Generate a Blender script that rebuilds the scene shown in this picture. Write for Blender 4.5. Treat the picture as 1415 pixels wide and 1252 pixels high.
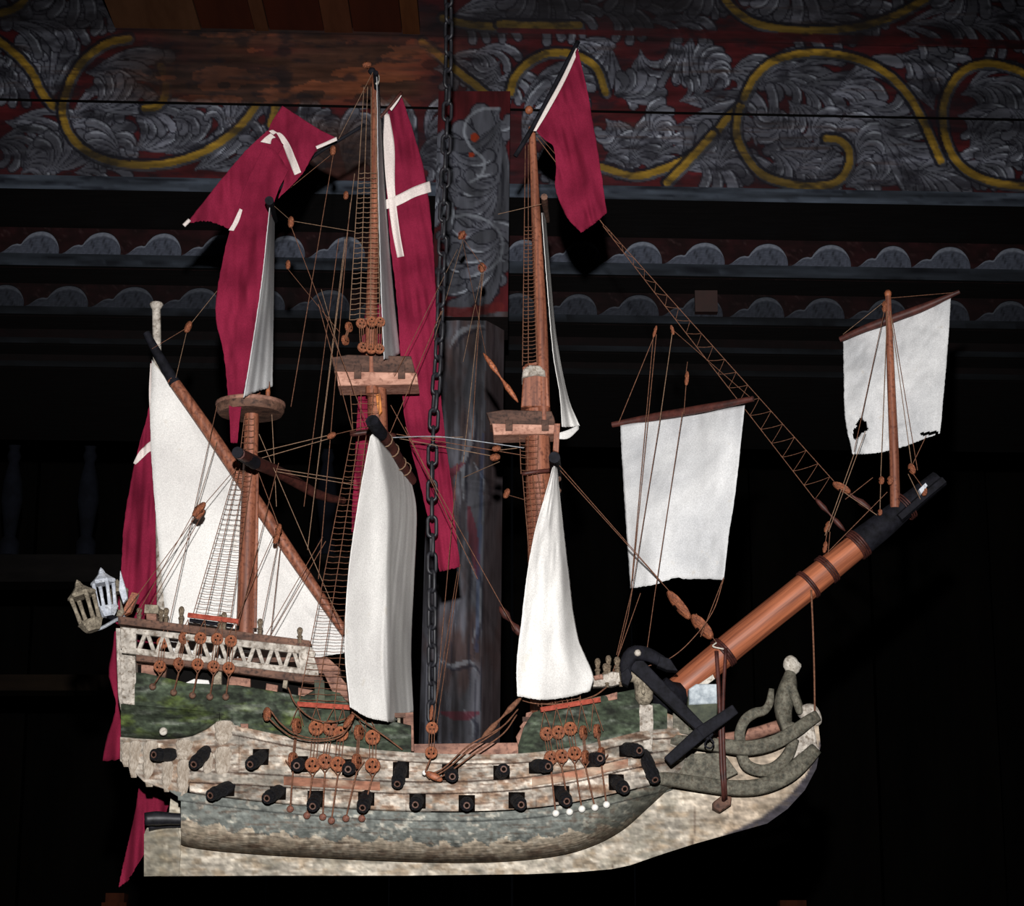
import bpy, math, random
import numpy as np
from mathutils import Vector, Matrix, Quaternion

for o in list(bpy.data.objects):
    bpy.data.objects.remove(o, do_unlink=True)
scene = bpy.context.scene
COL = scene.collection
random.seed(7)
RNG = np.random.default_rng(11)

# ------------------------------------------------------------------ camera
W_PX, H_PX, F_PX = 1415.0, 1252.0, 3200.0
TH = math.atan((1450 - 626) / F_PX)          # looking up at the hanging ship
CT, ST = math.cos(TH), math.sin(TH)
CAM = Vector((0, -3.2 * CT, -3.2 * ST))
cam_data = bpy.data.cameras.new('camera')
cam_data.sensor_width = 36.0
cam_data.sensor_fit = 'HORIZONTAL'
cam_data.lens = F_PX / W_PX * 36.0
cam_data.clip_start = 0.05
cam_data.clip_end = 50
cam = bpy.data.objects.new('camera', cam_data)
COL.objects.link(cam)
cam.location = CAM
cam.rotation_euler = (math.pi / 2 + TH, 0, 0)
scene.camera = cam

# ------------------------------------------------------------------ world, flash, exposure
world = bpy.data.worlds.new('world')
scene.world = world
world.use_nodes = True
world.node_tree.nodes['Background'].inputs[0].default_value = (0.5, 0.6, 0.8, 1)
world.node_tree.nodes['Background'].inputs[1].default_value = 0.002

flash_data = bpy.data.lights.new('camera_flash', 'SPOT')
flash_data.energy = 590
flash_data.color = (1.0, 0.98, 0.965)
flash_data.shadow_soft_size = 0.02
flash_data.spot_size = math.radians(44)
flash_data.spot_blend = 1.0
flash = bpy.data.objects.new('camera_flash', flash_data)
COL.objects.link(flash)
flash.location = CAM + Vector((-0.015, 0.02, 0.30))
aim = Vector((-0.02, 0, -0.1)) - flash.location
flash.rotation_euler = aim.to_track_quat('-Z', 'Y').to_euler()

vs = scene.view_settings
vs.view_transform = 'Standard'
vs.look = 'None'
vs.gamma = 1
vs.use_curve_mapping = False
vs.exposure = 0.0

# ------------------------------------------------------------------ geometry helpers
def ray(px, py):
    x = (px - W_PX / 2) / F_PX
    y = (H_PX / 2 - py) / F_PX
    return Vector((x, CT - y * ST, ST + y * CT))

def P(px, py, Y=0.0):
    """world point at depth Y that the photograph shows at (px, py)"""
    d = ray(px, py)
    t = (Y - CAM.y) / d.y
    return CAM + d * t

def S(Y=0.0):
    """metres per pixel at depth Y"""
    return (Y - CAM.y) / (F_PX * CT)

YAW = math.tan(math.radians(2.9))
def PW(px, py, B):
    """point on a vertical wall plane that recedes slightly to the right"""
    d = ray(px, py)
    t = (B - CAM.y + YAW * CAM.x) / (d.y - YAW * d.x)
    return CAM + d * t

def proj(v):
    d = v - CAM
    z = d.y * CT + d.z * ST
    return (W_PX / 2 + F_PX * d.x / z, H_PX / 2 - F_PX * (-d.y * ST + d.z * CT) / z)

WORLD = {}
def wloc(o):
    return WORLD[o.name] if o is not None else Vector((0, 0, 0))

def mk(name, verts, faces, mat, parent=None, smooth=False, cols=None, label=None, autosmooth=None, origin=None):
    vs_ = np.array([tuple(v) for v in verts], dtype=float)
    c = (vs_.min(0) + vs_.max(0)) / 2
    if origin is not None:
        c = np.array(tuple(origin))
    elif parent is None:
        c[2] = vs_[:, 2].min()
    me = bpy.data.meshes.new(name)
    me.from_pydata((vs_ - c).tolist(), [], faces)
    if smooth:
        me.polygons.foreach_set('use_smooth', [True] * len(me.polygons))
    if cols is not None:
        a = me.color_attributes.new('Col', 'FLOAT_COLOR', 'POINT')
        cc = np.ones((len(vs_), 4)); cc[:, :3] = cols
        a.data.foreach_set('color', cc.ravel())
    if mat is not None:
        me.materials.append(mat)
    o = bpy.data.objects.new(name, me)
    COL.objects.link(o)
    o.parent = parent
    o.location = Vector(c) - wloc(parent)
    WORLD[o.name] = Vector(c)
    if label:
        o['label'] = label
    if autosmooth:
        try:
            me.set_sharp_from_angle(angle=math.radians(autosmooth))
        except Exception:
            pass
    return o

def tag(o, label, cat, group=None):
    o['label'] = label; o['category'] = cat
    if group: o['group'] = group
    return o

def structure(o, label, cat):
    o['kind'] = 'structure'; o['label'] = label; o['category'] = cat
    return o

def empty(name, loc):
    o = bpy.data.objects.new(name, None)
    COL.objects.link(o)
    o.empty_display_size = 0.02
    o.location = loc
    WORLD[o.name] = Vector(loc)
    return o

def inst(name, me, M, parent=None):
    o = bpy.data.objects.new(name, me)
    COL.objects.link(o)
    o.parent = parent
    o.matrix_local = Matrix.Translation(-wloc(parent)) @ M
    WORLD[o.name] = M.translation.copy()
    return o

def sub_inst(name, me, parent):
    """a sub-part sharing its parent's local frame"""
    o = bpy.data.objects.new(name, me)
    COL.objects.link(o)
    o.parent = parent
    return o

def raw_mesh(name, geo, mat, smooth=True, sharp=40):
    v, f = geo
    me = bpy.data.meshes.new(name)
    me.from_pydata([tuple(q) for q in v], [], f)
    if smooth:
        me.polygons.foreach_set('use_smooth', [True] * len(me.polygons))
        try: me.set_sharp_from_angle(angle=math.radians(sharp))
        except Exception: pass
    me.materials.append(mat)
    return me

def join(*geos):
    V, Fc = [], []
    for v, f in geos:
        n = len(V)
        V += list(v)
        Fc += [tuple(i + n for i in q) for q in f]
    return V, Fc

def frame_matrix(origin, zdir, ref=(0, 0, 1), scale=(1, 1, 1)):
    z = Vector(zdir).normalized()
    r = Vector(ref)
    if abs(z.dot(r.normalized())) > 0.98:
        r = Vector((1, 0, 0))
    x = r.cross(z).normalized()
    y = z.cross(x)
    M = Matrix((x, y, z)).transposed().to_4x4()
    return Matrix.Translation(origin) @ M @ Matrix.Diagonal((*scale, 1))

def cr(pts, n):
    """Catmull-Rom resample to n points, even in chord length"""
    p = np.array([tuple(q) for q in pts], dtype=float)
    if len(p) == 2:
        t = np.linspace(0, 1, n)[:, None]
        return p[0] * (1 - t) + p[1] * t
    d = np.sqrt(((p[1:] - p[:-1]) ** 2).sum(1)) + 1e-9
    s = np.concatenate([[0], np.cumsum(d)])
    q = np.concatenate([[2 * p[0] - p[1]], p, [2 * p[-1] - p[-2]]])
    sq = np.concatenate([[-d[0]], s, [s[-1] + d[-1]]])
    t = np.linspace(0, s[-1], n)
    k = np.clip(np.searchsorted(s, t, side='right') - 1, 0, len(p) - 2)
    h = (s[k + 1] - s[k])
    u = ((t - s[k]) / h)[:, None]
    m0 = (q[k + 2] - q[k]) / (sq[k + 2] - sq[k])[:, None] * h[:, None]
    m1 = (q[k + 3] - q[k + 1]) / (sq[k + 3] - sq[k + 1])[:, None] * h[:, None]
    a, b = q[k + 1], q[k + 2]
    return (2*u**3 - 3*u**2 + 1) * a + (u**3 - 2*u**2 + u) * m0 + (-2*u**3 + 3*u**2) * b + (u**3 - u**2) * m1

def tube(pts, r, seg=6, cap=True, flat=1.0, square=False):
    """tube along 3D points; r a number or one radius per point"""
    pts = [Vector(p) for p in pts]
    n = len(pts)
    rs = [r] * n if not hasattr(r, '__len__') else list(r)
    V, Fc = [], []
    t0 = (pts[1] - pts[0]).normalized()
    ref = Vector((0, 1, 0)) if abs(t0.y) < 0.9 else Vector((1, 0, 0))
    nx = (ref - t0 * ref.dot(t0)).normalized()
    for i in range(n):
        t = (pts[min(i + 1, n - 1)] - pts[max(i - 1, 0)]).normalized()
        nx = (nx - t * nx.dot(t))
        nx.normalize()
        ny = t.cross(nx)
        for k in range(seg):
            a = 2 * math.pi * k / seg
            q_ = 1 / (abs(math.cos(a)) ** 5 + abs(math.sin(a)) ** 5) ** 0.2 if square else 1.0
            V.append(pts[i] + nx * math.cos(a) * rs[i] * flat * q_ + ny * math.sin(a) * rs[i] * q_)
    for i in range(n - 1):
        for k in range(seg):
            a, b = i * seg + k, i * seg + (k + 1) % seg
            Fc.append((a, b, b + seg, a + seg))
    if cap:
        Fc.append(tuple(reversed(range(seg))))
        Fc.append(tuple(range((n - 1) * seg, n * seg)))
    return V, Fc

def ctube(pts, r, n=16, seg=8, flat=1.0, square=False):
    q = cr(pts, n)
    if hasattr(r, '__len__'):
        rr = np.interp(np.linspace(0, 1, n), np.linspace(0, 1, len(r)), r)
    else:
        rr = [r] * n
    return tube([Vector(p) for p in q], list(rr), seg, True, flat, square)

def rope_geo(a, b, r=0.0006, sag=0.0, seg=5):
    a, b = Vector(a), Vector(b)
    if sag == 0:
        return tube([a, b], r, seg)
    pts = []
    for i in range(9):
        t = i / 8
        p = a.lerp(b, t); p.z -= sag * 4 * t * (1 - t)
        pts.append(p)
    return tube(pts, r, seg)

def lathe(profile, seg=12, cap=True):
    """profile list of (radius, z)"""
    V, Fc = [], []
    for r, z in profile:
        for k in range(seg):
            a = 2 * math.pi * k / seg
            V.append((r * math.cos(a), r * math.sin(a), z))
    for i in range(len(profile) - 1):
        for k in range(seg):
            a, b = i * seg + k, i * seg + (k + 1) % seg
            Fc.append((a, b, b + seg, a + seg))
    if cap:
        Fc.append(tuple(reversed(range(seg))))
        Fc.append(tuple(range((len(profile) - 1) * seg, len(profile) * seg)))
    return V, Fc

def xf(geo, M):
    v, f = geo
    return [M @ Vector(q) for q in v], f

def box_geo(a, b):
    x0, y0, z0 = a; x1, y1, z1 = b
    V = [(x0,y0,z0),(x1,y0,z0),(x1,y1,z0),(x0,y1,z0),(x0,y0,z1),(x1,y0,z1),(x1,y1,z1),(x0,y1,z1)]
    return V, [(0,3,2,1),(4,5,6,7),(0,1,5,4),(1,2,6,5),(2,3,7,6),(3,0,4,7)]

def prism(outline, Yf, Yb, bev=0.0):
    """outline in photograph pixels (spots on the Yf plane), extruded straight back to Yb, edge chamfer bev"""
    pts = [P(x, y, Yf) for x, y in outline]
    n = len(pts)
    area = sum(pts[i].x * pts[(i+1) % n].z - pts[(i+1) % n].x * pts[i].z for i in range(n))
    if area < 0: pts.reverse()
    c = sum(pts, Vector()) / n
    V, Fc = [], []
    if bev > 0:
        ins = []
        for i in range(n):
            p0, p1, p2 = pts[i-1], pts[i], pts[(i+1) % n]
            e1 = (p1 - p0); e2 = (p2 - p1)
            n1 = Vector((-e1.z, 0, e1.x)).normalized(); n2 = Vector((-e2.z, 0, e2.x)).normalized()
            m = (n1 + n2)
            m = m.normalized() if m.length > 1e-6 else n1
            ins.append(p1 + m * bev)
        rings = [ins, [p + Vector((0, bev, 0)) for p in pts], [Vector((p.x, Yb, p.z)) for p in pts]]
    else:
        rings = [pts, [Vector((p.x, Yb, p.z)) for p in pts]]
    for r_ in rings: V += r_
    for k in range(len(rings) - 1):
        for i in range(n):
            a, b = k * n + i, k * n + (i + 1) % n
            Fc.append((a, a + n, b + n, b))
    Fc.append(tuple(range(n)))
    Fc.append(tuple(reversed(range((len(rings)-1) * n, len(rings) * n))))
    return V, Fc

def sheet_geo(curves, nu, nv, disp=None, thick=0.0009, hole=None, fray=0.0):
    """cloth through several curves of (px, py, Y); closed thin sheet"""
    C = np.stack([cr(c, nv) for c in curves])          # k, nv, 3
    G = np.stack([cr(C[:, j, :], nu) for j in range(nv)])  # nv, nu, 3
    if fray:
        G[-1, :, 1] += RNG.uniform(-1.6, 1.6, nu) * fray
        G[:, 0, 0] += RNG.uniform(-.8, .8, nv) * fray
        G[:, -1, 0] += RNG.uniform(-.8, .8, nv) * fray
    V = []
    for j in range(nv):
        for i in range(nu):
            px, py, Y = G[j, i]
            if disp: Y += disp(i / (nu - 1), j / (nv - 1), px, py)
            V.append(P(px, py, Y))
    A = np.array([tuple(v) for v in V]).reshape(nv, nu, 3)
    du = np.gradient(A, axis=1); dv = np.gradient(A, axis=0)
    N = np.cross(du, dv); N /= (np.linalg.norm(N, axis=2, keepdims=True) + 1e-12)
    if N[:, :, 1].mean() < 0: N = -N
    A2 = A + N * thick
    V = np.concatenate([A.reshape(-1, 3), A2.reshape(-1, 3)])
    Fc = []
    n = nu * nv
    keep = np.ones((nv - 1, nu - 1), bool)
    if hole:
        for j in range(nv - 1):
            for i in range(nu - 1):
                m = G[j:j+2, i:i+2, :2].reshape(-1, 2).mean(0)
                keep[j, i] = not hole(m[0], m[1])
    for j in range(nv - 1):
        for i in range(nu - 1):
            if not keep[j, i]: continue
            a = j * nu + i
            Fc.append((a, a + nu, a + nu + 1, a + 1))
            Fc.append((n + a, n + a + 1, n + a + nu + 1, n + a + nu))
            if i == 0 or not keep[j, i-1]: Fc.append((a, n + a, n + a + nu, a + nu))
            if i == nu - 2 or not keep[j, i+1]: Fc.append((a + 1, a + 1 + nu, n + a + 1 + nu, n + a + 1))
            if j == 0 or not keep[j-1, i]: Fc.append((a, a + 1, n + a + 1, n + a))
            if j == nv - 2 or not keep[j+1, i]: Fc.append((a + nu, n + a + nu, n + a + nu + 1, a + nu + 1))
    return V, Fc

# ------------------------------------------------------------------ numpy noise + painter (colour of flat painted wood)
_lat = {}
def vnoise(x, y, seed=0):
    if seed not in _lat:
        _lat[seed] = np.random.default_rng(seed + 100).random((256, 256))
    L = _lat[seed]
    xi = np.floor(x).astype(int); yi = np.floor(y).astype(int)
    u = x - xi; v = y - yi
    u = u * u * (3 - 2 * u); v = v * v * (3 - 2 * v)
    a = L[yi % 256, xi % 256]; b = L[yi % 256, (xi + 1) % 256]
    c = L[(yi + 1) % 256, xi % 256]; d = L[(yi + 1) % 256, (xi + 1) % 256]
    return (a * (1-u) + b * u) * (1-v) + (c * (1-u) + d * u) * v

def fbm(x, y, sx, sy, oct=4, seed=0):
    s = 0; amp = 0.5; tot = 0
    for k in range(oct):
        s = s + amp * vnoise(x / sx * 2**k + 13.7 * k, y / sy * 2**k + 7.1 * k, seed + k)
        tot += amp; amp *= 0.55
    return s / tot

def rgb(*c): return np.array(c, float) / 255.0
def lin(c):
    c = np.clip(c, 0, 1)
    return np.where(c <= 0.04045, c / 12.92, ((c + 0.055) / 1.055) ** 2.4)

class Canvas:
    def __init__(s, x0, y0, x1, y1, col):
        s.x0, s.y0 = int(x0), int(y0)
        s.w, s.h = int(x1 - x0), int(y1 - y0)
        s.a = np.ones((s.h, s.w, 3)) * np.array(col)
        s.Y, s.X = np.mgrid[0:s.h, 0:s.w].astype(float)
        s.X += s.x0; s.Y += s.y0
    def mix(s, mask, col):
        m = np.clip(mask, 0, 1)[..., None]
        s.a = s.a * (1 - m) + np.array(col) * m
    def mul(s, f):
        s.a = s.a * f[..., None]
    def _win(s, xa, ya, xb, yb):
        i0 = max(0, int(xa - s.x0)); i1 = min(s.w, int(xb - s.x0) + 2)
        j0 = max(0, int(ya - s.y0)); j1 = min(s.h, int(yb - s.y0) + 2)
        return i0, i1, j0, j1
    def stroke(s, pts, w, col, a=1.0, taper=0, n=None, w2=None):
        """brush stroke along a spline; taper 1: thin ends, 2: thin at the end"""
        p = np.array(pts, float)
        L = np.sqrt(((p[1:] - p[:-1]) ** 2).sum(1)).sum()
        n = n or max(4, int(L / 1.6))
        q = cr(p, n)
        xa, ya = q.min(0) - w - 2; xb, yb = q.max(0) + w + 2
        i0, i1, j0, j1 = s._win(xa, ya, xb, yb)
        if i1 <= i0 or j1 <= j0: return
        M = np.zeros((j1 - j0, i1 - i0))
        for k in range(n):
            t = k / (n - 1)
            r = w / 2
            if w2 is not None: r = (w * (1 - t) + w2 * t) / 2
            if taper == 1: r *= (0.25 + 0.75 * math.sin(math.pi * t))
            elif taper == 2: r *= (1 - 0.8 * t)
            elif taper == 3: r *= (0.25 + 0.75 * min(1, t * 1.25) ** 0.9)
            x, y = q[k]
            R = int(r + 2)
            a0 = max(i0, int(x - s.x0) - R); a1 = min(i1, int(x - s.x0) + R + 2)
            b0 = max(j0, int(y - s.y0) - R); b1 = min(j1, int(y - s.y0) + R + 2)
            if a1 <= a0 or b1 <= b0: continue
            d = np.hypot(s.X[b0:b1, a0:a1] - x, s.Y[b0:b1, a0:a1] - y)
            m = np.clip(r + 0.5 - d, 0, 1)
            sl = M[b0-j0:b1-j0, a0-i0:a1-i0]
            np.maximum(sl, m, out=sl)
        M = (M * a)[..., None]
        s.a[j0:j1, i0:i1] = s.a[j0:j1, i0:i1] * (1 - M) + np.array(col) * M
    def poly(s, pts, col, a=1.0, spline=True):
        p = np.array(pts, float)
        if spline:
            q = cr(np.concatenate([p, p[:1]]), max(24, len(p) * 8))
        else:
            q = p
        xa, ya = q.min(0) - 1; xb, yb = q.max(0) + 1
        i0, i1, j0, j1 = s._win(xa, ya, xb, yb)
        if i1 <= i0 or j1 <= j0: return
        X = s.X[j0:j1, i0:i1]; Y = s.Y[j0:j1, i0:i1]
        ins = np.zeros(X.shape, bool)
        m = len(q)
        for k in range(m):
            x1, y1 = q[k]; x2, y2 = q[(k + 1) % m]
            if y1 == y2: continue
            c = ((y1 > Y) != (y2 > Y)) & (X < (x2 - x1) * (Y - y1) / (y2 - y1) + x1)
            ins ^= c
        M = (ins * a)[..., None]
        s.a[j0:j1, i0:i1] = s.a[j0:j1, i0:i1] * (1 - M) + np.array(col) * M
        return q
    def sample(s, px, py):
        i = np.clip(np.round(np.asarray(px) - s.x0).astype(int), 0, s.w - 1)
        j = np.clip(np.round(np.asarray(py) - s.y0).astype(int), 0, s.h - 1)
        return s.a[j, i]

# ------------------------------------------------------------------ materials
MATS = {}
def base_mat(name, rough=0.7, spec=0.3):
    m = bpy.data.materials.new(name)
    m.use_nodes = True
    nt = m.node_tree
    b = nt.nodes['Principled BSDF']
    b.inputs['Roughness'].default_value = rough
    if 'Specular IOR Level' in b.inputs: b.inputs['Specular IOR Level'].default_value = spec
    MATS[name] = m
    return m, nt, b

def wood(name, c1, c2, scale=60, stretch=(1, 1, 1), rough=0.65, bump=0.35, spec=0.3, detail=6, dist=0.0002, rot=None, grime=None):
    """two-tone noise material; colours given as sRGB 0-255"""
    m, nt, b = base_mat(name, rough, spec)
    N = nt.nodes; L = nt.links
    tc = N.new('ShaderNodeTexCoord'); mp = N.new('ShaderNodeMapping')
    mp.inputs['Scale'].default_value = stretch
    if rot is not None:
        mr0 = N.new('ShaderNodeMapping'); mr0.inputs['Rotation'].default_value = rot
        L.new(tc.outputs['Object'], mr0.inputs['Vector']); L.new(mr0.outputs[0], mp.inputs['Vector'])
    else:
        L.new(tc.outputs['Object'], mp.inputs['Vector'])
    no = N.new('ShaderNodeTexNoise'); no.inputs['Scale'].default_value = scale; no.inputs['Detail'].default_value = detail
    no.inputs['Roughness'].default_value = 0.65
    L.new(mp.outputs[0], no.inputs['Vector'])
    rp = N.new('ShaderNodeValToRGB')
    rp.color_ramp.elements[0].position = 0.32; rp.color_ramp.elements[1].position = 0.68
    rp.color_ramp.elements[0].color = (*lin(rgb(*c1)), 1); rp.color_ramp.elements[1].color = (*lin(rgb(*c2)), 1)
    L.new(no.outputs['Fac'], rp.inputs['Fac'])
    cs = rp.outputs[0]
    if grime:
        n2 = N.new('ShaderNodeTexNoise'); n2.inputs['Scale'].default_value = scale * 2.3; n2.inputs['Detail'].default_value = 4
        L.new(tc.outputs['Object'], n2.inputs['Vector'])
        r2 = N.new('ShaderNodeValToRGB'); r2.color_ramp.elements[0].position = 0.5; r2.color_ramp.elements[1].position = 0.68
        r2.color_ramp.elements[0].color = (0, 0, 0, 1); r2.color_ramp.elements[1].color = (0.8, 0.8, 0.8, 1)
        L.new(n2.outputs['Fac'], r2.inputs['Fac'])
        mx = N.new('ShaderNodeMix'); mx.data_type = 'RGBA'
        L.new(r2.outputs[0], mx.inputs['Factor']); L.new(cs, mx.inputs['A'])
        mx.inputs['B'].default_value = (*lin(rgb(*grime)), 1)
        cs = mx.outputs['Result']
    L.new(cs, b.inputs['Base Color'])
    bp = N.new('ShaderNodeBump'); bp.inputs['Strength'].default_value = bump; bp.inputs['Distance'].default_value = dist
    L.new(no.outputs['Fac'], bp.inputs['Height']); L.new(bp.outputs[0], b.inputs['Normal'])
    return m

def painted(name, rough=0.7, bump=0.4, scale=300, spec=0.25, dist=0.0003, stretch=(0.3, 1, 1)):
    """colour from the mesh's own paint attribute, fine grain relief from noise"""
    m, nt, b = base_mat(name, rough, spec)
    N = nt.nodes; L = nt.links
    at = N.new('ShaderNodeAttribute'); at.attribute_name = 'Col'
    tc = N.new('ShaderNodeTexCoord'); mp = N.new('ShaderNodeMapping')
    mp.inputs['Scale'].default_value = stretch
    L.new(tc.outputs['Object'], mp.inputs['Vector'])
    no = N.new('ShaderNodeTexNoise'); no.inputs['Scale'].default_value = scale; no.inputs['Detail'].default_value = 5
    L.new(mp.outputs[0], no.inputs['Vector'])
    mr = N.new('ShaderNodeMapRange'); mr.inputs[1].default_value = 0.3; mr.inputs[2].default_value = 0.7
    mr.inputs[3].default_value = 0.72; mr.inputs[4].default_value = 1.2
    L.new(no.outputs['Fac'], mr.inputs[0])
    mx = N.new('ShaderNodeVectorMath'); mx.operation = 'SCALE'
    L.new(at.outputs['Color'], mx.inputs[0]); L.new(mr.outputs[0], mx.inputs['Scale'])
    L.new(mx.outputs[0], b.inputs['Base Color'])
    bp = N.new('ShaderNodeBump'); bp.inputs['Strength'].default_value = bump; bp.inputs['Distance'].default_value = dist
    L.new(no.outputs['Fac'], bp.inputs['Height']); L.new(bp.outputs[0], b.inputs['Normal'])
    return m

def cloth(name, c1, c2, stain=None, weave=620, rough=0.9, scale=9):
    m, nt, b = base_mat(name, rough, 0.1)
    N = nt.nodes; L = nt.links
    tc = N.new('ShaderNodeTexCoord')
    no = N.new('ShaderNodeTexNoise'); no.inputs['Scale'].default_value = scale; no.inputs['Detail'].default_value = 5
    L.new(tc.outputs['Object'], no.inputs['Vector'])
    rp = N.new('ShaderNodeValToRGB')
    rp.color_ramp.elements[0].position = 0.3; rp.color_ramp.elements[1].position = 0.65
    rp.color_ramp.elements[0].color = (*lin(rgb(*c1)), 1); rp.color_ramp.elements[1].color = (*lin(rgb(*c2)), 1)
    L.new(no.outputs['Fac'], rp.inputs['Fac'])
    colsock = rp.outputs[0]
    if stain:
        n2 = N.new('ShaderNodeTexNoise'); n2.inputs['Scale'].default_value = scale * 4; n2.inputs['Detail'].default_value = 3
        L.new(tc.outputs['Object'], n2.inputs['Vector'])
        r2 = N.new('ShaderNodeValToRGB'); r2.color_ramp.elements[0].position = 0.66; r2.color_ramp.elements[1].position = 0.8
        r2.color_ramp.elements[0].color = (0, 0, 0, 1); r2.color_ramp.elements[1].color = (0.7, 0.7, 0.7, 1)
        L.new(n2.outputs['Fac'], r2.inputs['Fac'])
        mx = N.new('ShaderNodeMix'); mx.data_type = 'RGBA'
        L.new(r2.outputs[0], mx.inputs['Factor']); L.new(colsock, mx.inputs['A'])
        mx.inputs['B'].default_value = (*lin(rgb(*stain)), 1)
        colsock = mx.outputs['Result']
    n3 = N.new('ShaderNodeTexNoise'); n3.inputs['Scale'].default_value = weave; n3.inputs['Detail'].default_value = 2
    L.new(tc.outputs['Object'], n3.inputs['Vector'])
    sp_ = N.new('ShaderNodeMapRange'); sp_.inputs[1].default_value = 0.3; sp_.inputs[2].default_value = 0.7
    sp_.inputs[3].default_value = 0.84; sp_.inputs[4].default_value = 1.1
    L.new(n3.outputs['Fac'], sp_.inputs[0])
    vm = N.new('ShaderNodeVectorMath'); vm.operation = 'SCALE'
    L.new(colsock, vm.inputs[0]); L.new(sp_.outputs[0], vm.inputs['Scale']); L.new(vm.outputs[0], b.inputs['Base Color'])
    bp = N.new('ShaderNodeBump'); bp.inputs['Strength'].default_value = 0.35; bp.inputs['Distance'].default_value = 0.0006
    L.new(n3.outputs['Fac'], bp.inputs['Height']); L.new(bp.outputs[0], b.inputs['Normal'])
    return m

M_SAIL = cloth('sail_linen', (196, 193, 190), (222, 220, 216), stain=(190, 180, 164))
M_SAIL_GREY = cloth('grey_linen', (172, 173, 175), (206, 206, 206), stain=(176, 166, 150), scale=14)  # greyer linen for the sprit sails and two topsails
M_RED = cloth('crimson_cloth', (96, 18, 40), (126, 30, 56), scale=16)
M_WHITE_STRIPE = cloth('white_stripe_cloth', (200, 186, 182), (218, 208, 202))
M_MAST = wood('orange_varnished_wood', (78, 42, 31), (158, 99, 74), 90, (1.6, 1.6, 0.07), 0.5, 0.3, 0.35, grime=(84, 46, 34))
M_SPRIT = wood('bowsprit_wood', (96, 50, 34), (172, 102, 70), 110, (0.05, 1.4, 1.2), 0.45, 0.3, 0.4, rot=(0, math.radians(38), 0))
M_PINK = wood('raw_pink_wood', (92, 64, 54), (160, 118, 100), 70, (0.3, 1, 1), 0.75, grime=(84, 56, 48))
M_PALEBOARD = wood('pale_fresh_board', (142, 98, 82), (200, 154, 134), 80, (0.3, 1, 1), 0.75, grime=(118, 78, 64))
M_BROWN = wood('old_brown_wood', (56, 38, 31), (118, 86, 70), 80, (0.3, 1, 1), 0.75, 0.6, grime=(40, 28, 24))
M_TOPRIM = wood('smoky_brown_wood', (46, 31, 26), (98, 70, 58), 90, (0.3, 1, 1), 0.75, 0.6, grime=(34, 24, 21))
M_DARKWOOD = wood('dark_brown_spar', (38, 19, 17), (82, 42, 35), 70, (1, 1, 1), 0.55)
M_BLACK = wood('black_painted_wood', (9, 9, 12), (28, 28, 35), 90, (1, 1, 1), 0.75, 0.6, 0.12)
M_IRON = wood('black_iron', (14, 14, 17), (36, 36, 42), 140, (1, 1, 1), 0.5, 0.5, 0.45)
M_ROPE = wood('brown_cord', (72, 44, 32), (124, 84, 62), 300, (1, 1, 1), 0.85)
M_PALEROPE = wood('pale_cord', (92, 70, 54), (140, 112, 90), 300, (1, 1, 1), 0.85)
M_WIRE = wood('grey_wire', (110, 114, 120), (160, 164, 170), 300, (1, 1, 1), 0.4)
M_BLOCK = wood('block_wood', (86, 42, 28), (176, 106, 70), 150, (1, 1, 1), 0.55, 0.4, 0.35, grime=(66, 32, 24))
M_REDPAINT = wood('red_painted_rod', (120, 48, 36), (176, 84, 66), 150, (1, 1, 1), 0.65)
M_OLDWHITE = wood('chalky_white_paint', (140, 133, 120), (214, 208, 198), 110, (1, 1, 1), 0.8, 0.6, 0.2, dist=0.0006, grime=(104, 94, 80))
M_STONE = wood('carved_grey_white', (116, 109, 101), (202, 194, 183), 90, (1, 1, 1), 0.8, 0.8, 0.2, dist=0.001, grime=(92, 78, 64))
M_GREYGREEN = wood('grey_green_paint', (50, 50, 44), (116, 112, 99), 130, (1, 1, 1), 0.75, 0.7, 0.2, dist=0.0008, grime=(70, 62, 52))
M_GREEN = wood('mossy_green_paint', (36, 42, 34), (76, 80, 62), 60, (0.6, 1, 1), 0.7, 0.5)
M_OLIVE = wood('olive_grey_paint', (88, 80, 68), (164, 153, 134), 130, (1, 1, 1), 0.8, 0.6, grime=(64, 56, 46))
M_LANTERN = wood('bluish_white_paint', (160, 166, 178), (214, 218, 224), 110, (1, 1, 1), 0.75, 0.5, grime=(130, 132, 138))
M_CORBEL = wood('carved_corbel_paint', (142, 128, 113), (206, 195, 181), 2.4, (1, 1, 1), 0.8, 0.5, 0.2, dist=0.04, grime=(112, 94, 74))
M_BLOCK_U = wood('turned_block_wood', (92, 46, 31), (172, 106, 72), 2.2, (1, 1, 1), 0.55, 0.4, 0.35, dist=0.05, grime=(64, 32, 24))
M_IRON_U = wood('cannon_black', (10, 10, 12), (30, 30, 35), 3.0, (1, 1, 1), 0.6, 0.6, 0.25, dist=0.05)
M_BORE_U = wood('worn_muzzle', (50, 35, 31), (108, 78, 66), 4.0)
M_PIN_U = wood('turned_pin_wood', (74, 60, 48), (150, 134, 112), 3.0, (1, 1, 1), 0.7, 0.5, dist=0.05, grime=(60, 42, 34))
M_PINWHITE = wood('white_pin', (205, 202, 194), (232, 230, 224), 200)
M_BORE = wood('worn_muzzle_wood', (78, 46, 38), (138, 92, 76), 400)
M_HOLE = wood('dark_hole', (9, 7, 6), (18, 14, 12), 100, rough=0.95, spec=0.0)  # near-black colour standing in for the shade inside ports, bores and holes
M_BLACKWOOD = wood('near_black_wood', (9, 8, 8), (20, 18, 17), 14, (0.3, 1, 1), 0.9, 0.4, 0.05)  # near-black wood for the gallery rails and cabin wall
M_SHADOWWOOD = wood('dark_interior_wood', (4, 4, 4), (9, 8, 7), 9, (1, 1, 0.2), 0.95, 0.3, 0.0)
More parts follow.
